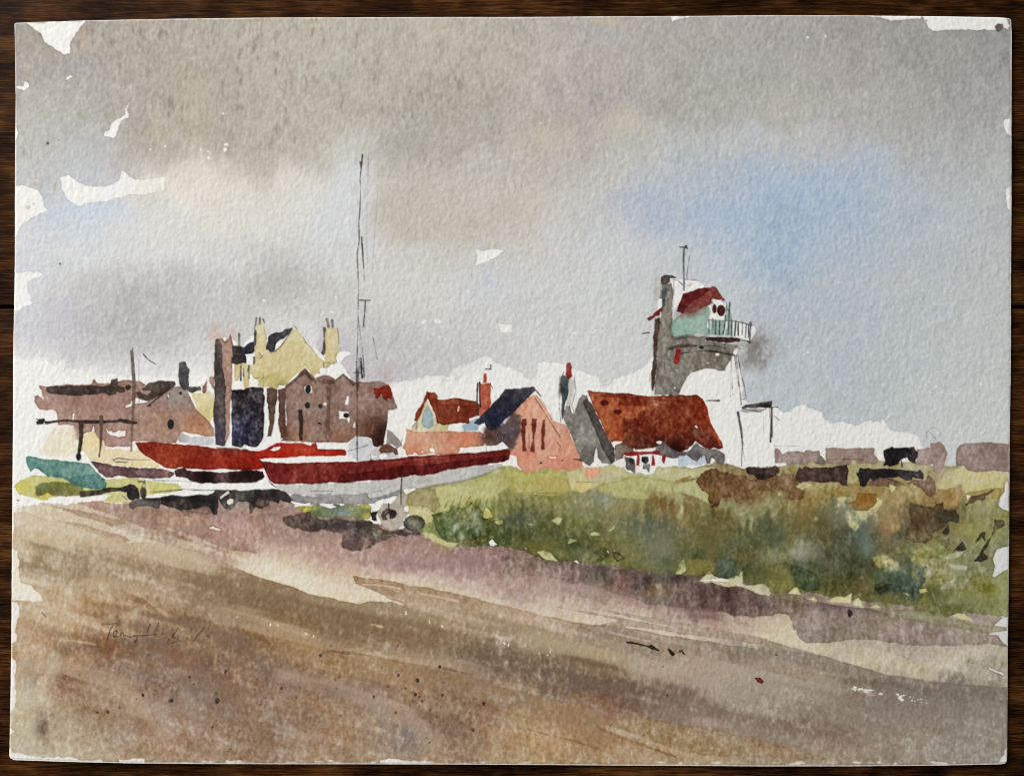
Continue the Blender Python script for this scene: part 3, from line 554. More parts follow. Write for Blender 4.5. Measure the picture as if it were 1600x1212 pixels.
# pale leaves and scraps of paper among the grass, middle
for s in ('245,292 268,278 285,268 322,275 300,315 285,322', '100,312 128,305 152,312 125,332', '485,372 515,360 540,366 557,382 490,386', '600,362 625,335 642,320 640,346', '663,292 700,296 728,308 708,322', '348,437 366,398 385,410 412,418', '1028,620 1050,562 1075,520 1085,600 1060,622',
          '160,490 200,476 240,495 260,525 277,542 215,535 185,515', '1590,480 1600,450 1620,520 1590,510'):
    wash('k', s, (204, 204, 152), gb, wob=.7, edge=.2)
for s in ('388,545 405,540 428,566', '578,463 606,485 603,502', '80,455 95,470 85,472', '132,120 155,118 150,128'):
    bare('k', s, None, gb)
wash('k', '1165,672 1200,640 1232,614 1262,635 1300,655 1350,660 1420,640 1432,620 1440,690 1520,700 1580,690 1610,730 1610,760 1560,752 1480,722 1400,700 1330,692', (206, 200, 172), gb, wob=1.3, edge=.12)
bare('k', '1180,665 1250,655 1310,650 1350,665 1280,672', None, gb)
for (x, y, rx, ry, c, a) in ((60, 290, 110, 40, (84, 90, 76), .75), (200, 370, 180, 60, (78, 84, 42), .75), (150, 450, 120, 30, (122, 108, 44), .7), (30, 360, 60, 50, (66, 74, 42), .7), (820, 340, 150, 70, (98, 104, 84), .75), (930, 190, 60, 50, (128, 100, 52), .75), (1080, 210, 60, 50, (116, 92, 50), .65), (560, 150, 60, 50, (140, 142, 132), .6), (450, 220, 120, 60, (130, 132, 88), .6), (700, 220, 60, 40, (160, 138, 84), .55),
                             (1250, 350, 140, 60, (124, 104, 60), .6), (1500, 390, 130, 80, (84, 92, 64), .7), (1150, 430, 120, 50, (118, 108, 56), .6), (860, 450, 90, 60, (104, 110, 78), .6), (660, 430, 80, 50, (126, 120, 56), .6), (950, 480, 60, 60, (134, 136, 110), .6), (300, 500, 70, 30, (132, 134, 74), .7), (1000, 560, 130, 40, (96, 100, 62), .6), (760, 560, 80, 30, (130, 122, 60), .6), (880, 560, 60, 40, (122, 126, 92), .6), (1180, 580, 80, 40, (146, 130, 52), .7), (1330, 570, 60, 70, (74, 92, 76), .8), (1540, 600, 80, 60, (100, 100, 50), .7), (620, 370, 80, 60, (118, 122, 84), .5)):
    smudge('k', x, y, rx, ry, c, a)
wash('k', '1265,560 1290,535 1390,530 1400,600 1380,640 1330,648 1275,610', (82, 96, 80), gb, wob=1.8, edge=.2, a=.65)
wash('k', '1085,545 1130,535 1250,545 1270,570 1265,620 1200,625 1140,640 1090,625', (138, 128, 74), gb, wob=1.6, edge=.22, a=.65)
wash('k', '510,490 540,465 575,450 585,480 610,500 560,545 500,560 540,520', (80, 88, 48), gb, wob=1.0, a=.7, edge=.2)
stroke('k', '632,492 665,498 700,525 660,545 640,520 632,492', 8, (66, 64, 44), gb, a=.8)
stroke('k', '260,470 420,430 480,395', 8, (84, 84, 56), None, a=.5)
for s in ('0,120 300,120', '600,150 800,165 950,165', '400,50 520,52', '400,760 600,790'):
    stroke('k', s, 5, (130, 124, 90), None, a=.45)

# ------------------------------------------------------------- the buildings
PEN = (72, 68, 66)
# ---- long mauve house at the far left, in front of it a washing line
LH = 'painted_house:long'
wash('A', '240,165 300,172 400,165 540,165 580,158 582,135 592,132 600,150 610,155 700,150 760,140 870,138 905,155 980,200 1090,175 1130,170 1170,200 1195,250 1225,320 1300,390 1338,440 1340,490 1290,490 1230,470 1180,470 1140,458 1110,500 1100,530 1000,525 900,520 860,525 830,520 825,552 '
     '700,552 655,545 648,515 600,500 590,455 545,460 515,480 500,510 450,505 448,460 465,420 430,415 360,420 352,330 320,320 290,330 240,315 218,270 210,232 235,226 270,250 255,200', (160, 132, 120), LH,
     edge=.3, mott=.08, blobs=((300, 280, 90, 60, (164, 130, 120), .7), (1220, 420, 90, 70, (178, 128, 94), .85), (1110, 240, 90, 60, (146, 136, 130), .8), (600, 290, 160, 50, (158, 124, 110), .6), (740, 520, 90, 40, (164, 130, 122), .7), (1000, 430, 120, 80, (164, 128, 106), .6)))
for s in ('452,345 470,338 466,385 445,388', '820,268 838,262 850,245 880,255 905,265 932,268 880,280 825,285 822,298 785,305 800,288 820,285', '665,440 672,462 700,450 705,462 730,455 745,446 760,455 785,453 783,485 740,488 690,480', '1050,225 1058,240 1052,245', '560,470 578,450 585,425 588,452', '85,0 84,1 83,0'):
    bare('A', s, None, '')
DR = (80, 68, 62)
wash('A', '285,180 310,172 400,174 520,172 640,172 688,165 690,130 735,124 736,168 775,180 780,208 755,218 735,208 722,226 690,232 650,215 610,222 560,225 430,228 310,222 284,205', DR, LH + '/painted_roof', edge=.2, mott=.1)
wash('A', '885,190 930,150 1000,140 1095,142 1100,165 1080,180 1020,215 990,230 930,268 870,245 850,215 870,205 920,226 945,206 930,200 890,207', (84, 72, 64), LH + '/painted_roof:b', edge=.2, mott=.1)
dot('A', 800, 180, 16, 14, (66, 54, 50), None)
stroke('A', '1085,175 1000,235 920,298 940,295', 6, PEN, None)
wash('A', '1120,30 1135,22 1162,22 1170,45 1188,70 1180,110 1182,190 1162,205 1140,190 1122,165 1115,100', (90, 88, 86), LH + '/painted_chimney', edge=.22, mott=.12, blobs=((1150, 160, 30, 60, (72, 70, 70), .6),))
wash('A', '1165,180 1200,170 1255,170 1262,200 1230,205 1200,218 1168,205', (80, 76, 70), LH + '/painted_chimney', edge=.2)
wash('A', '1262,175 1280,150 1296,120 1298,200 1282,226 1260,210', (128, 92, 74), LH + '/painted_chimney:b', edge=.3)
dot('A', 1128, 217, 9, 9, (52, 46, 46))
dot('A', 1067, 408, 19, 30, (42, 36, 38), LH + '/painted_window')
stroke('A', '868,0 870,250 868,510', 4, (120, 112, 108), None, a=.6)
wash('A', '1190,220 1230,212 1270,220 1305,190 1340,230 1345,340 1310,390 1270,350 1228,312 1215,260', (214, 204, 164), 'painted_wall:cream', edge=.22, mott=.1, blobs=((1300, 330, 40, 50, (200, 186, 130), .6),))
wash('A', '1308,115 1325,115 1340,135 1340,195 1322,180 1305,140', (164, 134, 122), LH, edge=.2)
wash('A', '340,430 400,420 450,420 470,450 490,520 480,590 400,615 320,610 260,590 280,520', (224, 216, 196), None, edge=.0, soft=4, a=.9)
wash('A', '515,482 560,463 590,465 605,495 650,512 655,550 700,556 860,568 905,600 1020,690 940,680 860,682 740,668 660,655 560,635 510,580 495,540', (220, 208, 172), 'painted_wall:low', edge=.2, mott=.1, blobs=((560, 520, 60, 40, (226, 210, 168), .7), (900, 660, 80, 30, (222, 200, 140), .6)))
bare('A', '480,600 510,570 545,610 570,645 600,690 560,665 520,650', None, '')
bare('A', '655,556 700,556 860,570 862,578 700,566 660,566', None, '')
stroke('A', '930,632 820,632 740,622 705,632 720,645 800,648', 4, PEN, None, a=.7)
wash('A', '1140,458 1160,470 1200,490 1290,485 1338,500 1340,545 1250,540 1180,535 1125,525 1110,500', (192, 191, 194), 'painted_wall:white', edge=.12, mott=.12, blobs=((1130, 500, 30, 30, (150, 140, 138), .7),))
stroke('F', '206,549 208,575 210,604 210,612', 5.5, (104, 92, 86), 'painted_pole', w1=5.0, a=.85)
stroke('A', '838,180 835,300 828,400 820,575', 22, (112, 88, 80), 'painted_pole', w1=12, a=.75)
stroke('e', '830,965 828,985', 10, (120, 116, 112), None, a=.7)
stroke('e', '898,1002 925,1035 970,1062', 9, (78, 74, 72), 'pen_mark', w1=3)
wash('e', '868,1040 890,1005 960,1058 930,1110 875,1115', (222, 221, 221), None, a=.5, edge=.3)
stroke('e', '866,1030 866,1212', 4, (170, 170, 178), None, a=.6)
RL = 'painted_drying_rail'
stroke('A', '290,400 350,392 430,386 500,394 600,396 700,392 760,386 800,396 850,402', 19, (60, 46, 44), RL, wob=.7)
wash('A', '212,370 240,380 278,374 280,385 268,405 232,410 226,395 245,390', (48, 40, 40), RL)
stroke('A', '505,400 510,480 498,560 490,610', 28, (66, 52, 48), RL + '/painted_post', w1=20, wob=.6)
dot('A', 492, 612, 18, 26, (40, 34, 34), RL + '/painted_post')
stroke('A', '635,365 634,440 630,540 620,612', 21, (104, 80, 72), RL + '/painted_post:b', w1=10, wob=.6)

# ---- tall two-toned chimney stack and the dark sheds
TC = 'painted_chimney_stack'
wash('F', '337,529 346,527 353,534 360,523 365,540 363,565 362,600 360,640 360,675 357,684 352,694 350,660 346,580', (162, 130, 114), TC, edge=.28, mott=.08)
wash('F', '336,530 341,528 347,540 348,555 346,575 351,592 353,612 352,640 354,662 352,696 345,697 336,695 336,672 334,640 335,600 336,560', (78, 68, 66), TC, edge=.22, mott=.12, blobs=((346, 685, 14, 20, (58, 55, 72), .8), (342, 560, 10, 30, (84, 78, 74), .6)))
bare('Y', '50,290 65,282 80,285 78,312 65,328 52,312', None, '')
bare('Y', '135,295 150,310 180,335 200,375 150,365', None, '')
DS = 'painted_shed:dark'
wash('F', '362,610 378,609 395,604 411,606 414,618 412,640 413,650 412,680 408,695 395,699 382,694 376,699 363,695 361,650', (52, 48, 51), DS, edge=.2, mott=.16, gran=.16, blobs=((376, 675, 16, 18, (40, 41, 68), .85), (395, 666, 16, 20, (44, 43, 60), .7), (388, 625, 22, 12, (82, 72, 72), .7), (404, 640, 8, 30, (60, 56, 64), .6)))
wash('Y', '470,778 520,765 572,765 572,870 555,960 545,1100 530,1190 515,1240 480,1240 500,1130 490,1000 475,900', (100, 80, 70), 'painted_shed:b', edge=.25, mott=.12)
wash('Y', '580,790 662,770 662,880 645,1000 650,1130 690,1212 670,1260 610,1260 585,1130 578,1000 592,920', (112, 86, 76), 'painted_shed:c', edge=.25, mott=.12, blobs=((640, 1200, 50, 50, (90, 60, 44), .7),))
bare('B', '68,290 75,290 72,430 60,490 60,520 40,545 10,550 45,500 58,430', None, '')
bare('B', '130,268 142,270 138,400 138,480 150,512 125,500 126,400', None, '')
bare('Y', '470,830 478,850 455,900 465,900 485,935 470,1100 455,1200 440,1212 455,1080', None, '')

# ---- yellow house with slate roofs and chimneys
YH = 'painted_house:yellow'
wash('Y', '370,150 410,140 450,150 465,210 470,250 482,430 545,425 580,395 620,360 670,290 715,215 760,210 830,300 890,370 950,430 970,470 1000,500 1025,520 1020,580 985,595 985,640 945,640 920,665 840,548 760,640 660,742 590,752 575,792 510,770 440,765 380,755 395,720 350,690 325,660 318,640 310,560 350,545 355,460 350,380 366,300',
     (206, 193, 150), YH, edge=.26, mott=.07, blobs=((500, 700, 160, 60, (182, 170, 110), .8), (700, 480, 160, 100, (202, 188, 142), .6), (620, 745, 60, 30, (158, 144, 90), .8), (420, 250, 60, 120, (212, 203, 166), .7), (760, 280, 80, 60, (206, 200, 154), .6)))
wash('Y', '160,550 240,545 318,560 322,640 315,700 300,760 250,785 252,720 240,640 232,600 222,660 208,690 170,722 158,640', (206, 193, 150), YH, edge=.2)
for s in ('222,570 238,570 245,640 238,690 250,780 160,785 140,545 160,560 160,710 200,705 218,660', '300,640 325,640 350,690 395,690 425,688 385,710 380,755 330,760 300,740'):
    bare('Y', s, None, '')
for s, w in (('224,565 224,640 222,702', 12), ('247,588 249,662', 8), ('300,565 300,620 302,682', 11), ('290,590 284,625', 6)):
    stroke('Y', s, w, (84, 82, 80), YH + '/painted_window', a=.9)
wash('Y', '1035,200 1155,200 1166,300 1165,380 1140,470 1130,530 1030,525 1030,450', (207, 195, 155), YH + '/painted_chimney', edge=.3)
wash('Y', '1022,525 1140,535 1150,545 1060,580 1024,590', (196, 186, 140), YH, edge=.2)
SL = (72, 70, 74)
wash('Y', '488,285 520,262 560,240 610,235 650,212 720,194 722,212 690,250 660,282 630,300 600,308 575,330 555,365 545,410 525,428 500,430 488,400 470,402 480,350', SL, YH + '/painted_roof', edge=.18, mott=.16)
wash('Y', '140,378 180,368 215,372 250,382 300,345 340,332 370,340 352,395 340,440 300,448 270,452 272,535 230,535 180,548 150,540 132,528 134,490 148,480 138,430', (60, 54, 54), YH + '/painted_roof:b', edge=.2, mott=.16, blobs=((285, 412, 36, 40, (48, 52, 78), .8), (310, 360, 50, 24, (96, 96, 98), .6)))
bare('Y', '262,455 340,445 356,430 356,470 350,482 280,478', None, '')
wash('Y', '345,182 368,178 370,260 370,370 345,378 350,280', (92, 90, 86), YH + '/painted_chimney:b', edge=.2)
wash('Y', '1012,190 1040,190 1036,300 1028,460 1005,442 1018,380', (98, 97, 90), YH + '/painted_chimney', edge=.2)
for n_, (s, w) in enumerate((('372,105 362,178', 20), ('407,105 406,160', 20), ('438,115 450,152', 18), ('206,258 206,365', 20), ('1050,118 1066,188', 26), ('1103,130 1108,190', 24))):
    stroke('Y', s, w, (124, 119, 114), YH + '/painted_chimney_pot:%d' % n_, wob=.4)
for s, w, a in (('820,285 850,340 930,432', 7, .8), ('1155,205 1166,300 1165,350', 8, .7), ('1020,530 1160,530 1140,510', 6, .7), ('1020,530 1022,585', 5, .8), ('545,425 600,385 690,260 715,215', 8, .7), ('840,340 900,380 940,430', 5, .6), ('350,480 348,540', 12, .8), ('440,180 470,300 440,340', 5, .4), ('400,440 430,480 410,490 440,460', 6, .6), ('440,640 440,770', 4, .4), ('500,145 620,130 640,125', 3, .4), ('730,170 760,210', 5, .7), ('1000,440 1020,465', 8, .7), ('375,160 372,260 350,340', 4, .5)):
    stroke('Y', s, w, PEN, None, a=a)
bare('Y', '1165,430 1230,422 1270,432 1278,450 1240,470 1210,490 1180,560 1215,590 1150,650 1130,675 1060,640 990,640 985,600 1060,580 1090,545 1150,540 1140,480', None, '')
smudge('Y', 830, 170, 80, 40, (224, 222, 218), .6)
smudge('Y', 900, 300, 70, 110, (222, 220, 217), .6)
smudge('Y', 580, 160, 120, 50, (218, 216, 212), .55)

# ---- big grey-brown gabled house in the middle
GH = 'painted_house:gabled'
wash('B', '185,175 240,130 305,66 340,100 370,125 420,105 460,112 495,130 520,110 545,88 580,125 615,155 640,148 700,152 790,148 830,165 850,230 865,275 882,310 860,322 825,322 818,400 812,450 800,530 765,558 730,545 722,500 690,490 625,485 575,525 480,527 400,525 250,520 150,515 188,480 195,380 185,300',
     (144, 119, 108), GH, edge=.24, mott=.09, blobs=((765, 490, 95, 105, (42, 21, 17), .97), (700, 420, 80, 70, (104, 68, 52), .75), (560, 500, 130, 60, (150, 104, 78), .6), (250, 470, 90, 60, (160, 122, 98), .7), (300, 200, 120, 80, (154, 126, 114), .6), (700, 220, 60, 90, (142, 108, 98), .5), (170, 470, 40, 50, (86, 56, 44), .7)))
wash('B', '735,185 770,190 790,178 830,163 850,228 842,250 820,240 815,262 795,248 785,215 760,255 745,250', (136, 52, 36), GH + '/painted_roof', edge=.25, mott=.12)
wash('B', '820,440 860,468 900,510 912,550 880,556 850,530 812,545', (152, 143, 136), 'painted_wall:grey', edge=.2)
stroke('B', '192,176 250,128 305,80 340,120 372,146', 19, (84, 70, 60), GH + '/painted_roof:b', a=.8, w1=13)
stroke('B', '474,154 500,138 545,97 575,127 608,165', 12, (92, 76, 68), GH + '/painted_roof:b', a=.75, w1=8)
stroke('B', '385,120 400,145 440,155 480,140', 7, (100, 82, 74), None, a=.6)
stroke('B', '615,155 700,150 790,142', 5, (110, 100, 94), None, a=.6)
bare('B', '305,180 322,170 345,180 352,210 335,222 312,215', None, '', edge=.1)
bare('B', '520,330 552,335 575,332 582,370 580,402 572,375 522,375', None, '', edge=.1)
dot('B', 430, 284, 11, 11, (232, 229, 222), '', edge=0, gran=0)
bare('B', '566,234 582,232 582,265 576,292 554,290', None, '', edge=.1)
bare('B', '618,400 620,432 604,430', None, '', edge=.1)
for (x, y, rx, ry, k) in ((326, 196, 16, 25, 'a'), (321, 294, 18, 22, 'b'), (402, 298, 16, 18, 'c'), (564, 355, 16, 14, 'd')):
    dot('B', x, y, rx, ry, (44, 39, 42), GH + '/painted_window:' + k)
wash('B', '265,318 296,318 292,400 292,490 288,512 270,515 275,430', (64, 44, 40), GH + '/painted_door', edge=.15)
wash('B', '445,180 464,185 462,300 460,450 474,492 455,512 452,545 435,545 440,505 428,500 436,470 442,330', (126, 99, 90), GH, edge=.25, a=.85)
wash('B', '445,135 470,145 490,150 460,158 448,150', (118, 82, 74), None, a=.7)
stroke('B', '390,402 405,410', 8, (60, 44, 42), None)
stroke('B', '332,330 334,345', 6, (226, 220, 212), None)
smudge('B', 400, 255, 12, 22, (176, 140, 124), .6)

# ---- low orange house with a red roof (middle)
OC = 'painted_house:orange'
wash('B', '940,440 1000,456 1200,457 1400,456 1425,470 1425,545 1280,560 1262,605 1150,608 1100,592 1050,602 960,612 940,600 935,570 912,560 930,520', (197, 147, 121), OC, edge=.24, mott=.08, blobs=((1330, 500, 90, 40, (206, 128, 96), .7), (1030, 570, 100, 30, (204, 138, 104), .6), (1000, 480, 60, 40, (214, 164, 132), .6), (1430, 500, 40, 60, (130, 86, 72), .7)))
wash('B', '1070,256 1110,340 1140,408 1212,415 1215,440 1140,452 1080,447 1000,456 975,440 1010,380', (206, 198, 162), OC + '/painted_gable', edge=.2, blobs=((1180, 430, 50, 20, (190, 180, 130), .6),))
wash('B', '1072,282 1105,350 1112,415 1085,437 1050,430 1030,408 1042,340', (146, 164, 166), OC + '/painted_gable', edge=.3)
bare('B', '1212,410 1330,400 1330,380 1290,420 1275,450 1200,448', None, '')
wash('B', '1280,420 1330,392 1390,372 1392,450 1300,452', (162, 182, 194), 'painted_wall:blue', edge=.12, mott=.16)
RR = (118, 52, 32)
wash('B', '1115,255 1250,250 1380,265 1404,300 1385,355 1330,375 1332,402 1250,405 1160,412 1130,402 1110,300', RR, OC + '/painted_roof', edge=.25, mott=.12, blobs=((1330, 320, 60, 40, (112, 42, 26), .6), (1200, 280, 100, 24, (140, 66, 38), .6)))
wash('B', '1066,206 1085,215 1115,215 1135,235 1128,265 1145,350 1168,405 1135,410 1120,360 1100,310 1072,250 1035,340 1010,388 990,388 1000,345 1025,300 1055,245', (126, 56, 36), OC + '/painted_roof', edge=.28, mott=.1)
stroke('B', '1125,290 1240,290 1360,300', 6, (96, 38, 24), None, a=.5)
stroke('B', '1268,300 1262,328', 7, (226, 200, 170), None)
wash('B', '1400,162 1430,156 1468,156 1468,280 1445,340 1400,378 1392,300', (180, 98, 78), OC + '/painted_chimney', edge=.22, mott=.1)
wash('B', '1420,95 1445,90 1442,148 1420,156', (180, 82, 58), OC + '/painted_chimney_pot', edge=.25)
stroke('B', '1385,155 1382,260 1390,352', 9, (66, 52, 48), None)
stroke('B', '1398,150 1398,220 1402,300', 8, (66, 52, 48), None)
stroke('B', '1436,66 1468,66 1467,42', 5, PEN, None)
stroke('B', '1465,160 1478,185', 4, PEN, None, a=.7)
stroke('B', '975,430 1010,390 1000,440', 5, (110, 104, 100), None, a=.7)

# ---- gabled pink house with a navy slate roof
PG = 'painted_house:pink'
wash('C', '130,226 155,232 215,300 260,378 340,422 355,460 385,530 430,620 450,680 405,690 360,708 340,692 280,697 240,682 190,692 120,712 80,716 30,662 20,612 -20,600 -80,560 -60,500 -10,380 0,360 60,290',
     (208, 158, 134), PG, edge=.24, mott=.08, blobs=((60, 600, 90, 60, (208, 140, 116), .6), (340, 600, 90, 70, (208, 146, 118), .7), (300, 660, 120, 30, (196, 120, 100), .55), (120, 320, 70, 60, (220, 168, 140), .6), (-40, 580, 40, 60, (196, 126, 108), .6)))
wash('B', '1420,450 1470,420 1540,390 1600,330 1640,370 1652,400 1650,500 1610,560 1560,575 1500,550 1440,545 1415,520', (108, 88, 84), PG + '/painted_roof', edge=.0, soft=4.5, wob=3.2, mott=.14, blobs=((1450, 480, 60, 50, (92, 62, 54), .8), (1560, 470, 60, 60, (88, 76, 84), .7)))
wash('F', '741,660 752,650 762,640 776,624 790,609 800,608 815,605 835,604 837,609 830,616 815,631 803,643 797,650 784,662 774,670 763,671 757,660 748,664', (64, 62, 70), PG + '/painted_roof', edge=.18, mott=.14, blobs=((775, 656, 18, 14, (46, 50, 72), .85), (815, 615, 20, 10, (72, 70, 76), .6), (795, 632, 10, 12, (52, 54, 70), .6)))
for k, s in (('a', '65,380 88,378 82,430 80,480 88,575 66,578 60,480'), ('b', '126,372 155,378 146,470 140,587 117,580 128,480'), ('c', '190,380 210,378 204,440 200,500 204,570 180,568')):
    wash('C', s, (112, 54, 40), PG + '/painted_window:' + k, edge=.15)
for s, w, a in (('145,248 210,350 300,490', 6, .7), ('150,200 180,235', 6, .7), ('155,235 230,310 262,385', 4, .5), ('280,520 305,550 290,580', 4, .5), ('105,470 108,560', 4, .5), ('55,370 40,420', 4, .5), ('385,628 430,632', 8, .9), ('25,350 60,360', 5, .6)):
    stroke('C', s, w, (92, 66, 56), None, a=a)
for s in ('225,605 250,612 280,610 275,630 235,625', '178,240 185,232 210,265', '-60,500 -62,480 -58,500'):
    bare('C', s, None, '')
for (x, y) in ((182, 653), (313, 637), (430, 635)):
    dot('C', x, y, 7, 6, (84, 54, 46))
wash('C', '460,690 520,675 555,690 545,720 490,745 465,740', (222, 168, 142), 'painted_grass_bank', edge=.1, soft=1.5)

# ---- grey gable with a dark chimney, long red roof beside it
GB = 'painted_barn'
wash('C', '318,380 335,300 350,250 362,290 370,330 385,350 410,280 440,226 468,226 480,260 520,350 570,470 640,590 645,640 620,660 560,652 530,600 530,560 512,640 485,672 440,642 400,560 362,450', (140, 136, 128), GB, edge=.22, mott=.09, gran=.1,
     blobs=((470, 610, 60, 50, (106, 100, 94), .85), (560, 620, 40, 40, (118, 112, 106), .7), (440, 260, 40, 40, (130, 128, 122), .6)))
wash('C', '440,268 470,245 500,290 535,360 575,450 640,562 646,640 622,655 590,610 565,560 500,400', (88, 82, 78), GB, edge=.2, mott=.12, blobs=((610, 610, 40, 40, (62, 56, 54), .7),))
bare('C', '528,552 534,600 532,642 510,652 516,600', None, '')
wash('C', '305,110 320,102 355,122 352,220 332,300 326,370 310,396 302,330 310,220', (78, 82, 82), GB + '/painted_chimney', edge=.2, mott=.14, blobs=((325, 250, 20, 80, (62, 72, 78), .7),))
wash('C', '357,130 375,125 395,135 388,200 372,250 372,290 352,300 340,300 355,222', (196, 194, 188), GB + '/painted_chimney', edge=.1, soft=1.2)
wash('C', '335,40 345,22 368,24 374,60 374,110 355,128 334,95', (132, 46, 40), GB + '/painted_chimney_pot', edge=.2)
for s, w, a in (('325,80 305,140 295,300 305,395', 6, .8), ('390,115 398,200 372,300', 4, .5), ('380,300 385,350', 4, .5), ('300,110 290,240 292,320', 4, .5)):
    stroke('C', s, w, PEN, None, a=a)
RH = 'painted_house:redroof'
wash('C', '465,195 490,200 560,214 700,220 850,232 1000,230 1100,232 1160,228 1190,250 1220,310 1240,400 1280,470 1310,520 1316,560 1290,570 1262,558 1230,572 1180,545 1150,520 1100,572 1050,582 1000,570 960,532 920,545 880,562 760,572 700,545 660,520 620,520 600,490 580,450 545,380 520,320',
     (124, 54, 32), RH + '/painted_roof', edge=.25, mott=.1, gran=.13, blobs=((1050, 560, 120, 62, (48, 13, 10), .97), (1225, 545, 85, 60, (66, 20, 14), .93), (1140, 480, 60, 50, (84, 34, 22), .6), (800, 470, 150, 100, (100, 40, 25), .75), (850, 540, 90, 50, (72, 30, 22), .85), (950, 300, 200, 60, (118, 52, 32), .6), (740, 530, 70, 50, (104, 70, 50), .6), (1180, 330, 60, 90, (132, 52, 28), .6)))
wash('C', '472,203 560,222 660,242 665,275 672,292 790,304 840,300 865,296 866,322 790,328 782,375 700,380 690,480 685,520 620,515 600,490 545,375 510,290', (166, 90, 56), RH + '/painted_roof', edge=.08, soft=1.3, wob=1.4, gran=.12, blobs=((650, 470, 60, 60, (158, 76, 42), .8), (520, 230, 50, 30, (174, 104, 74), .7)))
stroke('C', '550,230 700,245 900,255 1110,272', 10, (112, 44, 26), None, a=.55)
stroke('C', '1205,300 1225,380 1250,440 1285,490 1302,540', 15, (184, 84, 50), RH + '/painted_roof', a=.8)
stroke('C', '1195,270 1218,330 1225,390 1262,460', 6, (84, 30, 20), None, a=.6)
for k in range(26):
    dot('C', r2.uniform(680, 880), r2.uniform(390, 540), r2.uniform(6, 16), r2.uniform(5, 14), (96, 36, 22) if k % 2 else (160, 72, 42), None, a=.45, wob=1.2, soft=1.2)
dot('C', 578, 278, 24, 17, (86, 28, 22), RH + '/painted_roof')
dot('C', 662, 333, 26, 14, (86, 28, 22), RH + '/painted_roof')
GW = (116, 109, 107)
wash('C', '900,550 950,512 985,560 1050,587 1110,572 1150,520 1180,545 1230,568 1272,560 1330,592 1335,640 1322,672 1282,650 1250,612 1235,655 1208,650 1180,612 1155,650 1115,628 1090,605 1000,622 940,612 890,590', GW, RH, edge=.2, mott=.14, blobs=((1150, 610, 40, 40, (92, 88, 90), .7), (1260, 590, 40, 30, (96, 90, 90), .6), (950, 560, 50, 30, (136, 128, 124), .6)))
wash('C', '640,545 700,532 770,572 705,600 690,622 648,642', (124, 108, 98), RH, edge=.2)
dot('C', 1150, 455, 34, 32, (108, 66, 50), None, soft=2.5, a=.8)
bare('C', '895,520 925,510 946,520 930,534 905,532', None, '')
bare('C', '1140,425 1152,415 1166,430 1155,438', None, '')
bare('C', '755,562 768,558 772,575 760,575', None, '')
bare('C', '620,525 650,515 685,522 645,540 640,560', None, '')
wash('C', '655,640 680,625 700,640 690,680 640,662', (228, 226, 221), '', edge=0)
RD = (140, 42, 38)
PO = RH + '/painted_porch'
wash('C', '695,590 780,578 860,576 920,574 922,600 862,604 708,608', RD, PO, edge=.15)
wash('C', '780,600 800,600 796,668 778,668', RD, PO, edge=.1)
wash('C', '868,598 892,600 893,668 872,668', RD, PO, edge=.1)
wash('C', '935,605 965,598 955,664 938,650', RD, PO, edge=.1)
wash('C', '702,612 765,628 770,690 768,720 740,690 725,700 710,680 715,650', (112, 106, 104), RH, edge=.2)
dot('C', 748, 640, 16, 16, (62, 56, 58))
wash('C', '808,612 830,606 856,606 858,640 835,662 810,640', (42, 38, 44), RH + '/painted_door', edge=.1)
wash('C', '820,662 862,658 858,715 838,690 818,690', (122, 120, 112), RH, edge=.2)
wash('C', '1045,615 1100,605 1130,630 1165,645 1200,610 1212,650 1180,672 1100,668 1040,682', (196, 206, 212), 'painted_wall:pale', edge=.15, mott=.12, blobs=((1170, 630, 30, 20, (166, 184, 198), .6),))

# ---- the old mill tower with its lookout room
TW = 'painted_tower'
wash('F', '1022,556 1034,490 1032,465 1034,445 1050,443 1052,455 1051,480 1051,500 1052,520 1054,527 1075,525 1105,525 1102,532 1125,536 1152,537 1154,543 1148,545 1144,556 1135,572 1132,579 1124,579 1116,576 1096,577 1081,581 1074,590 1069,599 1063,610 1058,617 1021,617 1025,590 1027,560',
     (128, 123, 113), TW, edge=.2, mott=.07, gran=.11, blobs=((1045, 500, 14, 60, (136, 130, 118), .6), (1090, 560, 40, 30, (126, 118, 106), .6), (1075, 600, 20, 20, (118, 116, 108), .5), (1140, 540, 20, 12, (132, 126, 114), .6)))
wash('F', '1023,499 1031,496 1031,512 1028,530 1026,558 1023,590 1022,611 1018,610 1019,582 1021,556 1022,523', (84, 66, 58), TW, edge=.25, mott=.1)
CH = TW + '/painted_chimney'
wash('T', '275,425 310,405 390,398 425,412 462,422 455,436 378,436 368,482 335,500 300,515 272,528 268,480', (82, 73, 68), CH, edge=.2, mott=.12)
wash('T', '282,560 325,556 318,640 316,790 282,802 276,650', (84, 92, 98), CH, edge=.12, soft=1.1, mott=.12)
stroke('T', '255,500 258,600 260,720', 8, (150, 146, 140), None, a=.8)
bare('T', '372,440 400,432 440,440 470,442 600,458 705,462 745,490 790,530 802,552 720,575 640,600 540,622 520,670 495,740 440,830 425,860 405,960 402,900 414,800 414,590 396,510 380,480', None, '', edge=.2)
bare('T', '208,800 215,750 245,695 272,700 272,795 240,812 215,842', None, '', edge=.15)
for s, w, a in (('400,450 470,460 530,520', 5, .7), ('425,450 420,560 422,650', 5, .6), ('560,500 640,500 640,520 580,530', 5, .5), ('540,455 690,460 720,470', 4, .5), ('560,540 640,520', 4, .4)):
    stroke('T', s, w, PEN, None, a=a)
wash('T', '88,942 110,920 150,890 200,850 270,802 286,800 286,832 250,858 240,900 200,915 170,932 112,962', (114, 46, 42), TW + '/painted_roof:b', edge=.25)
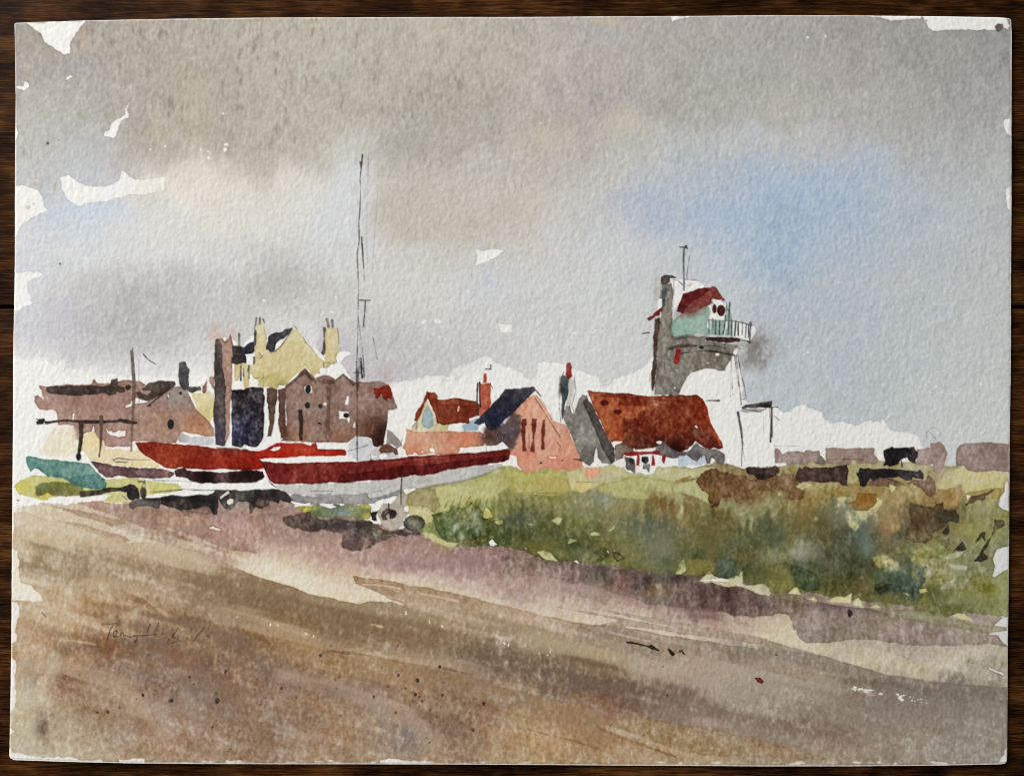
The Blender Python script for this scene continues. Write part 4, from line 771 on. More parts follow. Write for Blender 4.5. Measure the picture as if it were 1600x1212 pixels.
wash('T', '395,1010 430,950 465,915 500,888 560,852 650,862 780,788 842,780 862,830 850,950 835,1000 835,1062 890,1088 925,1112 922,1142 800,1140 680,1130 550,1150 430,1166 410,1132 398,1060', (152, 178, 164), TW + '/painted_lookout', edge=.2, mott=.07,
     blobs=((600, 862, 150, 50, (132, 104, 96), .8), (500, 920, 50, 40, (150, 160, 146), .6), (460, 1080, 60, 60, (146, 174, 158), .6)))
wash('T', '895,960 1060,962 1080,900 1100,830 1125,850 1150,945 1152,1152 1040,1148 930,1142 890,1082', (150, 174, 162), TW + '/painted_lookout', edge=.15)
wash('T', '440,860 470,800 500,740 525,670 540,632 640,605 720,577 830,555 900,538 935,532 970,575 1000,630 1070,690 1062,735 1020,732 1012,708 900,695 893,720 905,740 840,775 780,800 720,830 650,872 580,862 530,882 505,862', (118, 52, 46), TW + '/painted_roof', edge=.2, mott=.08, soft=1.0, blobs=((700, 830, 120, 50, (140, 92, 84), .7), (950, 620, 60, 60, (122, 58, 50), .6)))
wash('T', '440,862 470,800 500,740 525,670 540,632 640,605 720,577 830,555 905,542 880,585 850,612 780,650 700,702 640,760 580,812 530,882 505,862', (88, 26, 26), TW + '/painted_roof', edge=.12, mott=.1)
smudge('T', 660, 835, 150, 45, (124, 82, 74), .75, -.35)
smudge('T', 800, 760, 60, 40, (126, 70, 62), .6, -.3)
bare('T', '895,692 930,700 1022,715 1020,735 1080,745 1088,900 1072,965 960,972 905,965 870,975 852,1060 832,1042 845,960 862,900 880,850 870,800 845,785 920,745 905,720', None, TW + '/painted_window', edge=.1)
dot('T', 928, 816, 28, 58, (78, 42, 38), TW + '/painted_window', wob=.35)
dot('T', 1010, 838, 50, 72, (78, 40, 36), TW + '/painted_window:b', wob=.35)
for s in ('900,740 890,790', '1085,750 1090,820', '880,850 860,900 850,1000'):
    stroke('T', s, 6, (110, 96, 90), None, a=.6)
BL = TW + '/painted_balcony'
bare('T', '1152,975 1240,990 1380,1012 1420,1045 1442,1080 1430,1120 1400,1172 1382,1215 1320,1215 1260,1192 1152,1162', None, '', edge=.15)
bare('T', '1060,965 1085,960 1082,1060 1060,1100 1050,1152 1036,1150 1060,1050', None, '', edge=.05)
for s, w in (('860,960 858,1150', 7), ('905,930 912,1060', 7), ('942,960 940,1132', 16), ('995,960 990,1142', 15), ('1065,900 1050,1050 1036,1130', 15), ('1078,750 1070,960', 7), ('1118,742 1110,850 1100,1132', 14), ('1142,960 1140,1155', 15), ('1192,970 1178,1152', 16), ('1222,1000 1224,1150', 14), ('1275,980 1272,1150', 8), ('1325,1010 1310,1180', 14), ('1352,1010 1348,1180', 12), ('1376,985 1368,1190', 15)):
    stroke('T', s, w, (88, 92, 92), BL, wob=.3)
stroke('T', '850,955 990,962 1140,968 1270,990 1392,1025', 9, (104, 106, 104), BL)
stroke('T', '1085,830 1115,832', 7, (90, 92, 92), BL)
wash('U', '675,198 690,180 720,174 800,176 900,178 1050,186 1052,228 1022,240 1000,234 940,240 850,232 790,222 730,216 690,218', (66, 46, 44), TW + '/painted_deck', edge=.2)
stroke('U', '1055,212 1100,212 1142,236', 11, (76, 64, 60), BL)
stroke('U', '1128,100 1142,180 1140,235', 14, (84, 84, 82), BL)
stroke('U', '350,205 420,185 520,178 680,180', 5, PEN, None, a=.6)
stroke('U', '345,182 500,158 700,162', 8, (106, 102, 94), None, a=.7)
stroke('U', '312,298 400,272 500,266 582,270', 30, (86, 72, 66), TW + '/painted_ledge', w1=30)
dot('U', 635, 283, 29, 22, (46, 43, 43), TW + '/painted_window:c')
stroke('U', '665,268 760,264 885,290', 14, (106, 102, 95), TW + '/painted_ledge')
stroke('U', '370,368 430,348 520,332 650,318 800,330 980,366', 12, (74, 71, 68), TW + '/painted_ledge:b')
wash('U', '374,306 420,305 416,380 408,440 385,456 358,446 370,370', (146, 42, 42), TW + '/painted_flag', edge=.2)
for (x, y, rx, ry) in ((552, 320, 15, 6), (808, 357, 18, 11), (708, 446, 15, 6), (360, 704, 9, 8)):
    dot('U', x, y, rx, ry, (230, 227, 221), None, edge=0, gran=0)
bare('U', '965,330 1010,295 1030,290 1015,325 1015,370 985,362', None, '', edge=.1)
for s, w, a in (('985,370 1000,500 1030,690', 6, .7), ('945,400 955,560 965,780', 5, .5), ('1012,345 1050,560 1085,690', 6, .7), ('1000,360 1055,880', 5, .6), ('950,480 945,690 940,800', 4, .4), ('1085,700 1105,820 1060,820', 4, .4), ('690,838 820,835', 6, .7), ('275,230 280,400', 5, .4), ('320,330 310,680', 5, .4), ('1030,300 1085,300', 4, .6), ('255,450 245,650', 4, .4), ('20,142 95,130', 7, .9), ('105,560 100,640', 4, .4)):
    stroke('U', s, w, PEN, None, a=a)
dot('U', 818, 836, 8, 6, PEN)
AE = TW + '/painted_aerial'
stroke('T', '548,60 545,200 548,400 550,585', 18, (98, 102, 106), AE, w1=12)
stroke('T', '495,46 545,50 592,64', 10, (72, 70, 70), AE)
dot('T', 574, 38, 12, 10, (44, 42, 44), AE)
stroke('T', '620,160 600,260 580,450', 5, (110, 108, 106), AE, a=.8)
stroke('T', '545,190 525,390', 6, (110, 108, 106), AE, a=.6)
stroke('C', '1225,262 1295,264', 4, PEN, None, a=.5)
# white body of the tower carries on down to the bank
SH = 'painted_lean_to'
wash('U', '1060,912 1100,880 1180,866 1250,852 1372,836 1376,850 1366,922 1280,914 1200,914 1072,918', (92, 85, 80), SH + '/painted_roof', edge=.2, mott=.12, blobs=((1320, 900, 60, 26, (34, 29, 29), .9),))
wash('U', '1050,945 1080,920 1200,918 1350,918 1300,940 1250,958 1180,952 1110,972', (172, 170, 167), SH + '/painted_roof', edge=.2)
stroke('U', '1070,920 1180,940 1260,958', 6, PEN, None, a=.7)
stroke('U', '1020,960 1045,1100 1062,1215', 22, (96, 98, 98), SH + '/painted_post', w1=24)
stroke('C', '1415,348 1430,440 1442,540', 14, (96, 98, 98), SH + '/painted_post', w1=10)
stroke('C', '1440,540 1435,672', 6, (96, 96, 96), SH + '/painted_post')
stroke('C', '1440,540 1456,640', 4, PEN, None, a=.6)
stroke('U', '1372,905 1370,1080 1366,1215', 15, (70, 69, 70), SH + '/painted_post:b')
stroke('U', '1352,920 1352,1010', 10, (84, 82, 82), SH + '/painted_post:b')
stroke('D', '22,300 20,400 16,522', 8, (78, 77, 78), SH + '/painted_post:b', w1=5)
stroke('U', '1375,905 1438,905', 5, PEN, None)
stroke('D', '40,360 70,385', 3, PEN, None, a=.6)
stroke('D', '35,545 190,546 200,552', 3, PEN, None, a=.35)
stroke('U', '1285,960 1285,1180', 4, (170, 168, 166), None, a=.5)

# ---- huts strung out along the far shore
M1 = (148, 127, 119)
HB = {'a': .97, 'edge': .24, 'mott': .07, 'wob': .8}
wash('D', '42,565 60,558 78,570 90,592 115,580 200,578 225,582 240,572 265,570 278,580 320,578 328,622 360,655 345,668 300,655 262,645 240,672 195,660 170,662 130,672 110,655 80,658 40,655', M1, 'painted_hut:a', **HB)
wash('D', '360,560 400,558 480,566 640,558 660,556 672,568 668,592 692,630 688,655 665,664 635,655 600,650 560,657 545,635 530,630 510,660 400,666 365,640', (156, 135, 125), 'painted_hut:b', **HB)
wash('D', '930,565 960,562 1012,550 1016,530 1050,526 1078,520 1100,545 1120,590 1108,640 1090,706 1052,722 1032,692 1030,662 1000,667 920,667 928,640', (160, 139, 131), 'painted_hut:c', **HB)
wash('D', '1192,545 1205,532 1240,524 1400,524 1480,535 1520,540 1520,712 1480,708 1400,700 1300,712 1250,702 1222,672 1185,672 1174,620 1178,570', (149, 129, 121), 'painted_hut:d', **HB)
wash('D', '330,610 360,650 350,662 300,655', (128, 120, 106), 'painted_hut:a', edge=.2)
stroke('D', '365,632 480,628 600,632', 4, (120, 96, 88), None, a=.6)
stroke('D', '995,500 990,470 1010,440 1035,428 1060,440 1080,470 1070,490', 3, (150, 147, 149), None, a=.45)
stroke('D', '1010,460 1050,500 1040,520', 4, (140, 136, 138), None, a=.5)
BB = {'edge': .12, 'mott': .12, 'wob': .9}
wash('D', '718,575 740,562 775,553 790,562 850,560 885,562 910,553 918,565 942,590 940,616 925,635 922,662 890,642 870,618 835,630 812,660 762,673 745,665 725,668 738,640 720,602', (42, 38, 40), 'painted_hut:black', **BB)
bare('D', '885,605 892,602 892,620', None, None)
wash('D', '175,712 195,680 215,690 230,672 260,680 300,682 400,680 410,672 490,668 500,700 496,796 465,792 440,772 400,772 350,777 250,770 200,778 172,742', (66, 49, 43), 'painted_hut:brown', **BB)
wash('D', '553,715 568,712 580,685 605,690 630,678 655,688 780,690 900,700 935,705 950,690 975,720 972,762 950,752 905,742 895,765 860,772 820,738 700,742 660,765 640,750 615,792 577,797 570,745', (46, 40, 43), 'painted_hut:long', **BB)
wash('F', '1164,731 1170,728 1180,730 1200,731 1212,726 1220,733 1218,739 1205,746 1195,750 1184,748 1176,741 1166,742', (54, 42, 38), 'painted_hut:low', **BB)
stroke('D', '835,640 840,680', 5, PEN, None)
smudge('D', 700, 760, 60, 20, (110, 90, 76), .6)

# ------------------------------------------------------------------ the boats
# green boat at the left, yellow-green grass under it
wash('A', '85,800 110,772 180,735 250,728 330,740 460,752 700,750 760,745 860,750 960,770 1020,778 1110,780 1138,800 1130,826 1060,842 930,852 870,872 770,866 790,900 720,905 650,890 690,852 480,840 310,870 298,888 250,880 190,862 120,846', (196, 192, 134), 'painted_grass_bank', edge=.2, mott=.08, blobs=((130, 800, 60, 40, (200, 192, 96), .7), (290, 860, 60, 24, (208, 192, 100), .7), (1000, 810, 100, 30, (198, 196, 118), .6)))
wash('A', '225,800 240,785 330,770 440,780 520,800 512,850 480,858 400,862 320,852 300,838 250,852 228,842', (134, 134, 82), 'painted_grass_bank', edge=.15, soft=1.3, mott=.12, blobs=((350, 830, 50, 30, (112, 108, 72), .7), (260, 795, 30, 20, (120, 140, 110), .6)))
dot('A', 240, 838, 18, 22, (104, 102, 72), None, a=.7)
GBT = 'painted_boat:green'
wash('A', '166,618 180,612 240,625 400,640 550,655 590,685 608,708 650,745 668,782 660,812 610,816 560,812 480,792 420,760 380,745 300,735 275,722 235,690 215,700 192,706 178,680 166,650', (106, 142, 133), GBT, edge=.25, mott=.1, blobs=((220, 650, 60, 30, (104, 146, 136), .7), (480, 690, 90, 30, (122, 154, 147), .6), (620, 770, 40, 40, (96, 136, 132), .6)))
wash('A', '420,752 460,738 560,726 610,722 640,740 668,782 658,812 560,812 500,796', (86, 124, 117), GBT, edge=.2, a=.75)
dot('A', 355, 725, 26, 16, (90, 130, 124), GBT, a=.7)
bare('A', '190,712 220,688 240,690 275,722 282,735 240,730 205,728', None, '')
wash('A', '495,832 520,826 620,822 700,800 750,800 790,795 810,785 840,788 862,812 872,840 870,870 832,886 795,872 792,835 745,832 700,835 600,852 500,866', (62, 56, 48), 'painted_trailer:a', edge=.12, mott=.16, blobs=((830, 835, 60, 50, (34, 30, 30), .9), (560, 845, 80, 30, (112, 106, 72), .7)))
dot('A', 895, 836, 20, 40, (74, 70, 66), 'painted_wheel:a', blobs=((905, 850, 14, 30, (44, 40, 40), .8),))
stroke('A', '862,768 905,770 885,800', 6, (70, 66, 60), None)
stroke('A', '905,760 908,800', 5, (70, 66, 60), None)
wash('A', '760,862 790,850 800,880 820,890 800,900 770,890', (206, 196, 160), None)
stroke('A', '760,850 790,880', 4, PEN, None, a=.5)
# yellowish ground by the trailer
stroke('A', '940,830 980,832 1120,820 1160,818 1400,820', 3.5, PEN, None, a=.7)
stroke('A', '1115,822 1140,815 1130,825', 6, PEN, None, a=.8)
# red sailing boat with a dark keel, lying furthest back
RBT = 'painted_boat:red'
KB = 'painted_boat:dark'
wash('A', '562,636 590,640 620,646 700,665 800,680 900,682 1000,685 1050,692 1085,712 1085,725 1062,747 1020,742 950,752 900,745 830,745 740,735 700,746 660,745 622,718 592,682', (92, 68, 68), KB, edge=.24, mott=.12, blobs=((1050, 720, 40, 20, (110, 70, 68), .6), (750, 710, 100, 20, (100, 74, 74), .5)))
dot('A', 1048, 705, 5, 6, (226, 222, 216))
bare('A', '1150,688 1300,694 1600,688 1600,704 1450,708 1300,708 1200,704', None, RBT, wob=.5)
wash('A', '1090,702 1110,690 1150,680 1168,698 1200,702 1300,712 1600,703 1645,706 1655,740 1640,752 1600,775 1400,780 1250,782 1180,760 1140,742 1100,738', (56, 34, 35), KB + '2', edge=.12, mott=.18, blobs=((1380, 740, 40, 24, (88, 66, 66), .8), (1250, 745, 100, 24, (44, 26, 26), .6)))
bare('A', '1085,745 1110,738 1180,762 1250,784 1400,782 1600,776 1645,760 1670,780 1690,830 1620,812 1500,815 1400,818 1340,822 1300,852 1200,858 1000,852 930,862 920,850 1060,842 1140,820 1130,785 980,765 1040,755', None, '', edge=.1)
stroke('A', '950,762 1080,764 1200,770', 4, PEN, None, a=.5)
stroke('A', '1140,815 1250,822 1380,822', 3.5, PEN, None, a=.6)
wash('A', '835,522 870,518 950,518 1050,528 1200,543 1340,556 1480,568 1600,576 1640,580 1650,640 1640,682 1600,690 1480,692 1300,690 1160,688 1140,676 1080,692 1040,692 990,660 960,640 920,615 880,580', (128, 40, 24), RBT, edge=.25, mott=.1,
     blobs=((1030, 570, 150, 30, (124, 38, 22), .6), (1330, 580, 90, 24, (120, 48, 36), .7), (1450, 640, 150, 30, (150, 42, 24), .7), (1200, 650, 130, 24, (126, 32, 18), .7), (920, 560, 60, 30, (112, 28, 18), .6), (1560, 640, 60, 40, (152, 42, 24), .7)))
stroke('A', '1330,572 1420,590 1450,615 1540,630', 6, (110, 28, 18), None, a=.5)
wash('A', '1340,545 1400,556 1480,560 1560,572 1480,582 1360,574', (96, 54, 48), RBT, edge=.1, a=.6, soft=1.4)
bare('B', '-10,560 40,545 90,525 120,528 80,555 60,575 -10,580', None, '')
wash('B', '-10,580 50,574 90,550 125,530 150,526 210,528 280,524 315,535 340,542 355,530 375,530 384,545 380,566 480,568 555,566 567,585 560,608 520,612 400,610 280,612 180,620 60,622 0,618', (166, 46, 30), RBT + '/painted_cabin', edge=.25, mott=.09, blobs=((250, 560, 90, 30, (168, 52, 32), .6), (520, 590, 50, 20, (156, 38, 22), .7), (120, 600, 120, 16, (170, 40, 22), .6)))
bare('B', '88,572 110,558 155,546 152,563 105,576', None, None)
wash('B', '-10,622 10,618 30,640 42,660 46,684 0,692 -15,690', (158, 40, 22), RBT, edge=.2)
bare('B', '375,525 480,522 575,528 560,566 480,566 384,562', None, '')
# sheeted heap behind the big boat
wash('B', '578,525 600,500 625,484 690,494 725,508 730,540 745,555 790,545 830,540 860,555 900,580 915,612 800,628 700,638 650,640 610,640 570,600 582,572 575,545', (206, 206, 207), 'painted_tarpaulin', edge=.16, mott=.1, blobs=((650, 540, 60, 40, (196, 196, 198), .7), (800, 590, 60, 24, (176, 168, 164), .6)))
for s in ('770,605 800,595 830,610 800,628 770,625', '585,600 610,605 600,640 575,630', '890,565 920,560 935,590 940,612 890,612', '720,600 760,615 700,625'):
    bare('B', s, None, '')
wash('B', '770,572 790,540 815,534 840,545 855,555 872,565 888,598 872,598 855,580 820,590 800,582 780,588', (116, 80, 68), 'painted_tarpaulin', edge=.25)
stroke('B', '565,580 640,560 700,540', 4, PEN, None, a=.5)
stroke('B', '912,550 905,525 915,500', 4, PEN, None, a=.5)
for s in ('975,610 990,585 1010,600 1050,602 1000,612', '1080,565 1100,555 1120,570 1118,598 1098,585 1085,585', '1030,585 1040,575 1052,585 1040,592', '1262,600 1265,580 1290,560 1400,548 1500,545 1540,522 1560,540 1580,560 1500,575 1400,585 1300,592', '940,610 960,600 1040,604 1000,614', '1138,585 1150,588 1148,602'):
    bare('B', s, None, '')
# big red boat on the trailer: hull, white gunwale, grey keel
BG = 'painted_boat:big'
bare('B', '15,628 100,622 180,622 400,612 570,605 640,638 640,645 400,645 200,655 40,645', None, BG, wob=.6)
wash('B', '120,795 220,785 380,782 550,775 700,766 880,746 1000,728 1040,732 1200,692 1400,668 1530,655 1540,672 1490,700 1440,722 1350,748 1250,772 1100,797 960,817 850,842 715,872 700,852 600,847 480,857 340,862 220,847 180,832', (192, 190, 186), BG + '/painted_keel', edge=.16, mott=.06, gran=.1, blobs=((1070, 760, 50, 24, (170, 164, 156), .7), (1440, 690, 80, 20, (170, 168, 166), .6), (300, 810, 150, 24, (196, 192, 184), .5)))
wash('B', '212,862 240,844 340,862 480,857 600,845 660,838 695,842 716,870 780,858 860,834 905,822 895,850 830,872 770,885 740,905 620,912 500,905 420,905 330,912 230,892', (150, 147, 146), BG + '/painted_keel', edge=.24, mott=.08)
stroke('B', '1060,805 1100,798 1250,772 1350,750 1440,722 1520,682', 15, (146, 142, 124), BG + '/painted_keel', a=.8, w1=10)
for s, w, a in (('340,828 480,828', 3, .5), ('360,850 450,850 470,842', 3, .5), ('720,835 785,828', 3, .5), ('80,768 130,812 190,850 225,885', 6, .8), ('20,630 45,650 90,765', 5, .7)):
    stroke('B', s, w, PEN, None, a=a)
wash('B', '38,642 120,650 200,653 400,645 640,643 860,625 1000,610 1150,600 1300,590 1450,580 1560,568 1588,575 1592,600 1580,632 1540,645 1480,655 1400,667 1330,675 1200,692 1140,715 1040,732 1000,726 960,730 880,745 860,752 700,765 550,775 380,778 350,785 220,785 120,782 82,765 60,710', (104, 34, 27), BG, edge=.24, mott=.1,
     blobs=((800, 650, 300, 20, (118, 40, 34), .7), (250, 700, 200, 40, (110, 34, 30), .7), (150, 760, 150, 20, (104, 28, 26), .6), (1300, 610, 200, 14, (112, 38, 33), .7), (500, 690, 120, 40, (102, 32, 28), .5)))
wash('B', '510,735 560,720 640,712 760,700 900,672 1000,668 1190,648 1300,640 1400,622 1500,612 1585,598 1580,632 1540,645 1480,655 1400,667 1330,675 1200,692 1140,715 1040,732 1000,726 960,730 880,745 860,752 700,765 620,770 520,772', (82, 20, 20), BG, edge=.14, mott=.08, a=.9)
stroke('B', '790,655 900,645 1040,628 1200,615', 7, (164, 84, 72), None, a=.5)
stroke('B', '1130,600 1240,592', 5, (190, 90, 70), None, a=.7)
stroke('B', '1490,578 1492,645', 4, (66, 16, 18), None, a=.7)
for s in ('1545,655 1600,640 1600,660 1560,672', '785,890 800,880 860,860 888,864 870,890 855,905 825,898', '918,822 960,812 992,808 1002,816 970,835 940,852', '925,930 945,918 955,935 950,965 935,970 920,955', '890,1055 910,1040 925,1060 918,1072 895,1070'):
    bare('B', s, None, '')
wash('B', '250,925 300,915 340,925 380,905 430,925 500,908 540,915 620,910 640,915 700,905 722,930 715,990 700,1005 640,1008 580,995 500,990 440,1000 330,978 300,958', (128, 130, 92), 'painted_grass_bank', edge=.18, mott=.14, soft=1.1, blobs=((310, 940, 50, 24, (200, 194, 96), .85), (680, 925, 40, 14, (206, 200, 100), .8), (690, 980, 30, 22, (190, 180, 76), .7), (520, 955, 60, 40, (112, 124, 124), .8), (400, 970, 60, 30, (92, 108, 80), .7), (640, 960, 40, 40, (96, 104, 64), .7)))
for s in ('240,915 290,908 340,905 330,920 260,922', '420,920 440,905 480,915 500,925 470,938 440,930', '520,905 550,912 530,920'):
    bare('B', s, None, '')
wash('B', '880,872 895,850 912,832 950,862 942,880 938,905 925,930 925,955 955,962 940,985 920,1000 915,1045 890,1060 850,1078 800,1060 780,1025 762,1000 758,960 775,930 795,905 850,905', (182, 171, 158), 'painted_trailer:big', edge=.2, mott=.12, wob=1.4)
wash('B', '60,870 110,870 150,880 160,870 200,880 240,910 250,945 230,955 200,930 160,920 130,900', (160, 140, 132), None, edge=.2)
wash('B', '790,955 815,935 840,940 868,948 880,968 868,998 835,1000 832,968 812,985 822,1010 792,1010 778,985', (90, 78, 72), 'painted_wheel:b', edge=.22, blobs=((855, 970, 26, 26, (40, 32, 30), .9),))
wash('B', '716,968 730,955 766,950 752,985 766,1018 740,1022 722,1008', (44, 36, 34), 'painted_wheel:c', edge=.1)
stroke('B', '828,905 832,940', 6, (60, 50, 46), None)
dot('B', 988, 1030, 66, 52, (96, 98, 82), 'painted_wheel:d', edge=.3, mott=.14, blobs=((995, 1030, 24, 22, (128, 126, 104), .8), (945, 1060, 26, 26, (62, 60, 52), .8)))
for ang in range(0, 360, 24):
    x = 988 + 62 * math.cos(math.radians(ang)); y = 1030 + 48 * math.sin(math.radians(ang))
    if 120 < ang or ang < 40:
        dot('B', x, y, 7, 5, (70, 68, 60), None, a=.7)
stroke('B', '912,728 906,830 906,910', 5, PEN, None, a=.9)
SD = 'painted_shadow'
wash('B', '165,985 240,968 330,965 345,990 440,1002 500,992 640,1010 700,1008 735,1022 770,1020 800,1060 850,1080 920,1062 965,1082 1040,1078 1022,1108 985,1105 920,1112 860,1108 830,1130 740,1160 670,1198 600,1205 545,1180 535,1150 552,1112 540,1090 400,1072 350,1080 240,1062 170,1030', (100, 84, 77), SD, edge=.16, mott=.15, gran=.12, soft=1.6, wob=1.6,
     blobs=((540, 1040, 200, 26, (56, 50, 48), .9), (230, 1000, 60, 30, (108, 94, 86), .6), (880, 1090, 90, 22, (74, 62, 56), .8), (760, 1075, 60, 30, (78, 68, 52), .8), (610, 1150, 60, 40, (128, 104, 98), .7), (630, 1080, 20, 20, (60, 62, 62), .6), (970, 1085, 40, 22, (58, 54, 50), .7)))
wash('B', '545,1095 575,1085 610,1110 640,1105 680,1140 670,1175 630,1200 580,1195 545,1180 538,1150', (110, 90, 84), SD, edge=.25, a=.8)
wash('B', '650,1105 700,1120 720,1150 690,1190 655,1200 680,1150', (150, 124, 116), 'painted_road', edge=.12, soft=1.3, a=.8)
wash('B', '290,1020 340,1020 350,1040 300,1045', (130, 122, 112), None, a=.6)
stroke('B', '815,1105 860,1098 915,1112', 8, (176, 160, 152), None, a=.7)
# the black launching trailer under the boats
TR = 'painted_trailer:black'
wash('A', '805,908 850,882 930,872 1000,875 1000,900 990,932 970,932 940,918 900,922 860,922 830,938 812,930', (98, 90, 86), TR, edge=.24, mott=.12, blobs=((950, 880, 60, 14, (48, 44, 44), .8),))
wash('A', '1010,872 1050,860 1100,853 1150,860 1200,858 1260,852 1300,850 1335,840 1350,818 1400,820 1480,822 1600,815 1640,815 1640,920 1600,915 1560,900 1540,892 1480,900 1462,935 1440,952 1400,935 1375,900 1366,880 1362,980 1330,980 1312,925 1290,912 1240,935 1180,946 1130,948 1080,930 1050,922 1005,905', (64, 58, 56), TR, edge=.14, mott=.18,
     blobs=((1250, 880, 120, 26, (36, 32, 34), .85), (1340, 930, 26, 50, (36, 32, 33), .9), (1120, 900, 60, 30, (84, 78, 74), .7), (1440, 910, 50, 40, (92, 88, 86), .8), (1550, 850, 60, 30, (60, 58, 56), .7), (1060, 880, 60, 14, (40, 36, 36), .7)))
bare('A', '1420,888 1440,875 1462,880 1455,905 1432,912 1420,905', (222, 214, 190), None)
bare('A', '1370,865 1400,845 1425,825 1440,838 1400,862 1380,880', (222, 218, 206), None)
wash('A', '1140,945 1180,948 1240,938 1300,932 1320,972 1250,965 1190,966 1182,982 1150,982', (142, 118, 106), 'painted_road', edge=.22)
wash('A', '1560,905 1600,915 1575,965 1562,965', (88, 78, 72), TR, edge=.2)
wash('B', '-10,820 50,812 100,815 180,830 205,855 222,885 215,905 150,882 140,905 110,885 85,885 80,912 40,930 -10,925', (58, 50, 50), TR, edge=.16, mott=.16, blobs=((60, 905, 60, 24, (116, 96, 86), .8), (60, 840, 80, 22, (38, 34, 36), .8)))
bare('B', '-10,790 30,780 70,765 95,790 140,815 90,805 0,818', None, '')
# ---- masts and rigging, pen and pencil
MS = 'painted_mast'
for s, w, a, c in (('665,968 660,1020 650,1120 652,1212', 6, .95, (60, 58, 58)), ('650,1010 655,1060', 5, .8, (80, 78, 76)), ('703,968 700,1212', 4, .55, (130, 128, 128)), ('768,1000 760,1212', 3, .25, (150, 148, 146))):
    stroke('b', s, w * .7, c, MS if a > .9 else None, a=a)
for s, w, a, c in (('652,0 650,100 643,185 646,290 632,375 638,500 640,640 638,760 642,800', 6.5, .95, (66, 64, 64)), ('640,740 636,900 630,1110', 7, .9, (74, 72, 72)), ('640,780 655,900 668,1000 678,1135', 6, .85, (80, 78, 78)), ('660,268 668,380 674,470', 8, .95, (52, 50, 50)), ('674,470 680,600', 5, .7, (86, 84, 84)),
                   ('645,664 716,665', 9, .95, (58, 56, 56)), ('684,668 680,740 672,830', 10, .95, (54, 52, 52)), ('655,1025 664,1090 662,1140', 8, .9, (66, 64, 64)), ('730,892 742,950 758,1035', 6, .85, (84, 80, 82)), ('605,1116 660,1118', 6, .7, (86, 84, 84))):
    stroke('f', s, w * .55, c, MS, a=a * .88, w1=w * .4)
for s, a in (('695,0 690,300 700,480', .18), ('760,0 745,220 730,470', .3)):
    stroke('f', s, 4, (120, 118, 118), None, a=a)
for s, w, a in (('630,20 632,200 632,480 632,640', 6, .8), ('655,20 664,120', 8, .8), ('645,0 640,200', 4, .5), ('672,60 676,120', 5, .6), ('715,600 720,650', 4, .5)):
    stroke('B', s, w, (60, 52, 50), MS if w > 5 else None, a=a)
stroke('B', '1438,560 1440,580', 4, PEN, None, a=.6)

# a faint final settling of pigment into the tooth of the paper
fine = noise(1.4, 4.5, 41)
m_ = np.clip((330 - YY) / 160, 0, 1) * np.clip((1000 - XX) / 300, .15, 1) * (ID == key_id('painted_sky'))
C = PAPER * np.clip(C / PAPER, .004, 1) ** (1 + m_ * (.12 * np.clip(fine - .2, 0, 3) - .04) * np.clip(1 + .5 * N20 + .4 * N60, 0, 2.5))[..., None]
C = PAPER * np.clip(C / PAPER, .004, 1.03) ** (1.02 + .035 * np.clip(-TOOTH, -2, 2) + .015 * N1)[..., None]
C = np.clip(C, 0.01, .97)

TOOTH_AMP = 0.000024
PIGMENT_GAIN = .93
WIN_LOC = (-2.0, 1.5, 1.35)
WIN_SIZE = (1.4, 1.4)
WIN_POWER = 147.0
AMBIENT = .25
WOOD_STOPS = [(.37, (3, 1, 0)), (.48, (12, 5, 2)), (.57, (28, 14, 5)), (.68, (54, 30, 12)), (.84, (92, 58, 27))]

# ------------------------------------------------------------------- Blender
SC = 0.38 / 1556.0                       # metres per painter unit
ZP = 0.0016                              # height of the painted face over the table
def srgb2lin(c):
    c = np.asarray(c, np.float32)
    return np.where(c <= .04045, c / 12.92, ((c + .055) / 1.055) ** 2.4)

def curve(tab, v):
    a = np.array(tab, float)
    return np.interp(v, a[:, 0], a[:, 1])

NXG, NYG = 1480, 1108
u = np.linspace(0, 1, NXG + 1)[None, :]
v = np.linspace(0, 1, NYG + 1)[:, None]
TL, TRc, BRc, BLc = (22.5, 36.0), (1580.0, 29.0), (1573.5, 1193.0), (14.5, 1186.5)
def top(t):    # the long edges of the hand-torn block are not quite straight
    x = TL[0] + (TRc[0] - TL[0]) * t
    return x, curve([(22.5, 36), (80, 34), (134, 32.2), (260, 29.8), (400, 28), (600, 27), (800, 26.6), (1000, 25.6), (1200, 24.2), (1320, 23.8), (1440, 25.4), (1560, 27.4), (1580, 29)], x)
def bottom(t):
    x = BLc[0] + (BRc[0] - BLc[0]) * t
    return x, curve([(14.5, 1185), (60, 1186.5), (120, 1188.5), (200, 1190.4), (400, 1191.8), (700, 1192.4), (1000, 1194.0), (1200, 1195.2), (1330, 1195.4), (1480, 1193.6), (1573.5, 1191.5)], x)
def left(t):
    y = TL[1] + (BLc[1] - TL[1]) * t
    return curve([(36, 22.5), (150, 24.2), (250, 23.6), (400, 22.8), (480, 21.6), (560, 20.4), (700, 19.4), (900, 18.2), (1000, 17.2), (1100, 16), (1186, 14.5)], y), y
def right(t):
    y = TRc[1] + (BRc[1] - TRc[1]) * t
    return curve([(29, 1578.6), (60, 1579.8), (200, 1579.2), (400, 1579.4), (560, 1579), (700, 1577.6), (850, 1576.4), (1000, 1575), (1100, 1574.2), (1193, 1573.5)], y), y
tx, ty = top(u); bx, by = bottom(u); lx, ly = left(v); rx, ry = right(v)
def corners(k):
    return ((1 - u) * (1 - v) * (left(0.0)[0], top(0.0)[1])[k] + u * (1 - v) * (right(1e-9)[0], top(1.0)[1])[k]
            + (1 - u) * v * (left(1.0)[0], bottom(0.0)[1])[k] + u * v * (right(1.0)[0], bottom(1.0)[1])[k])
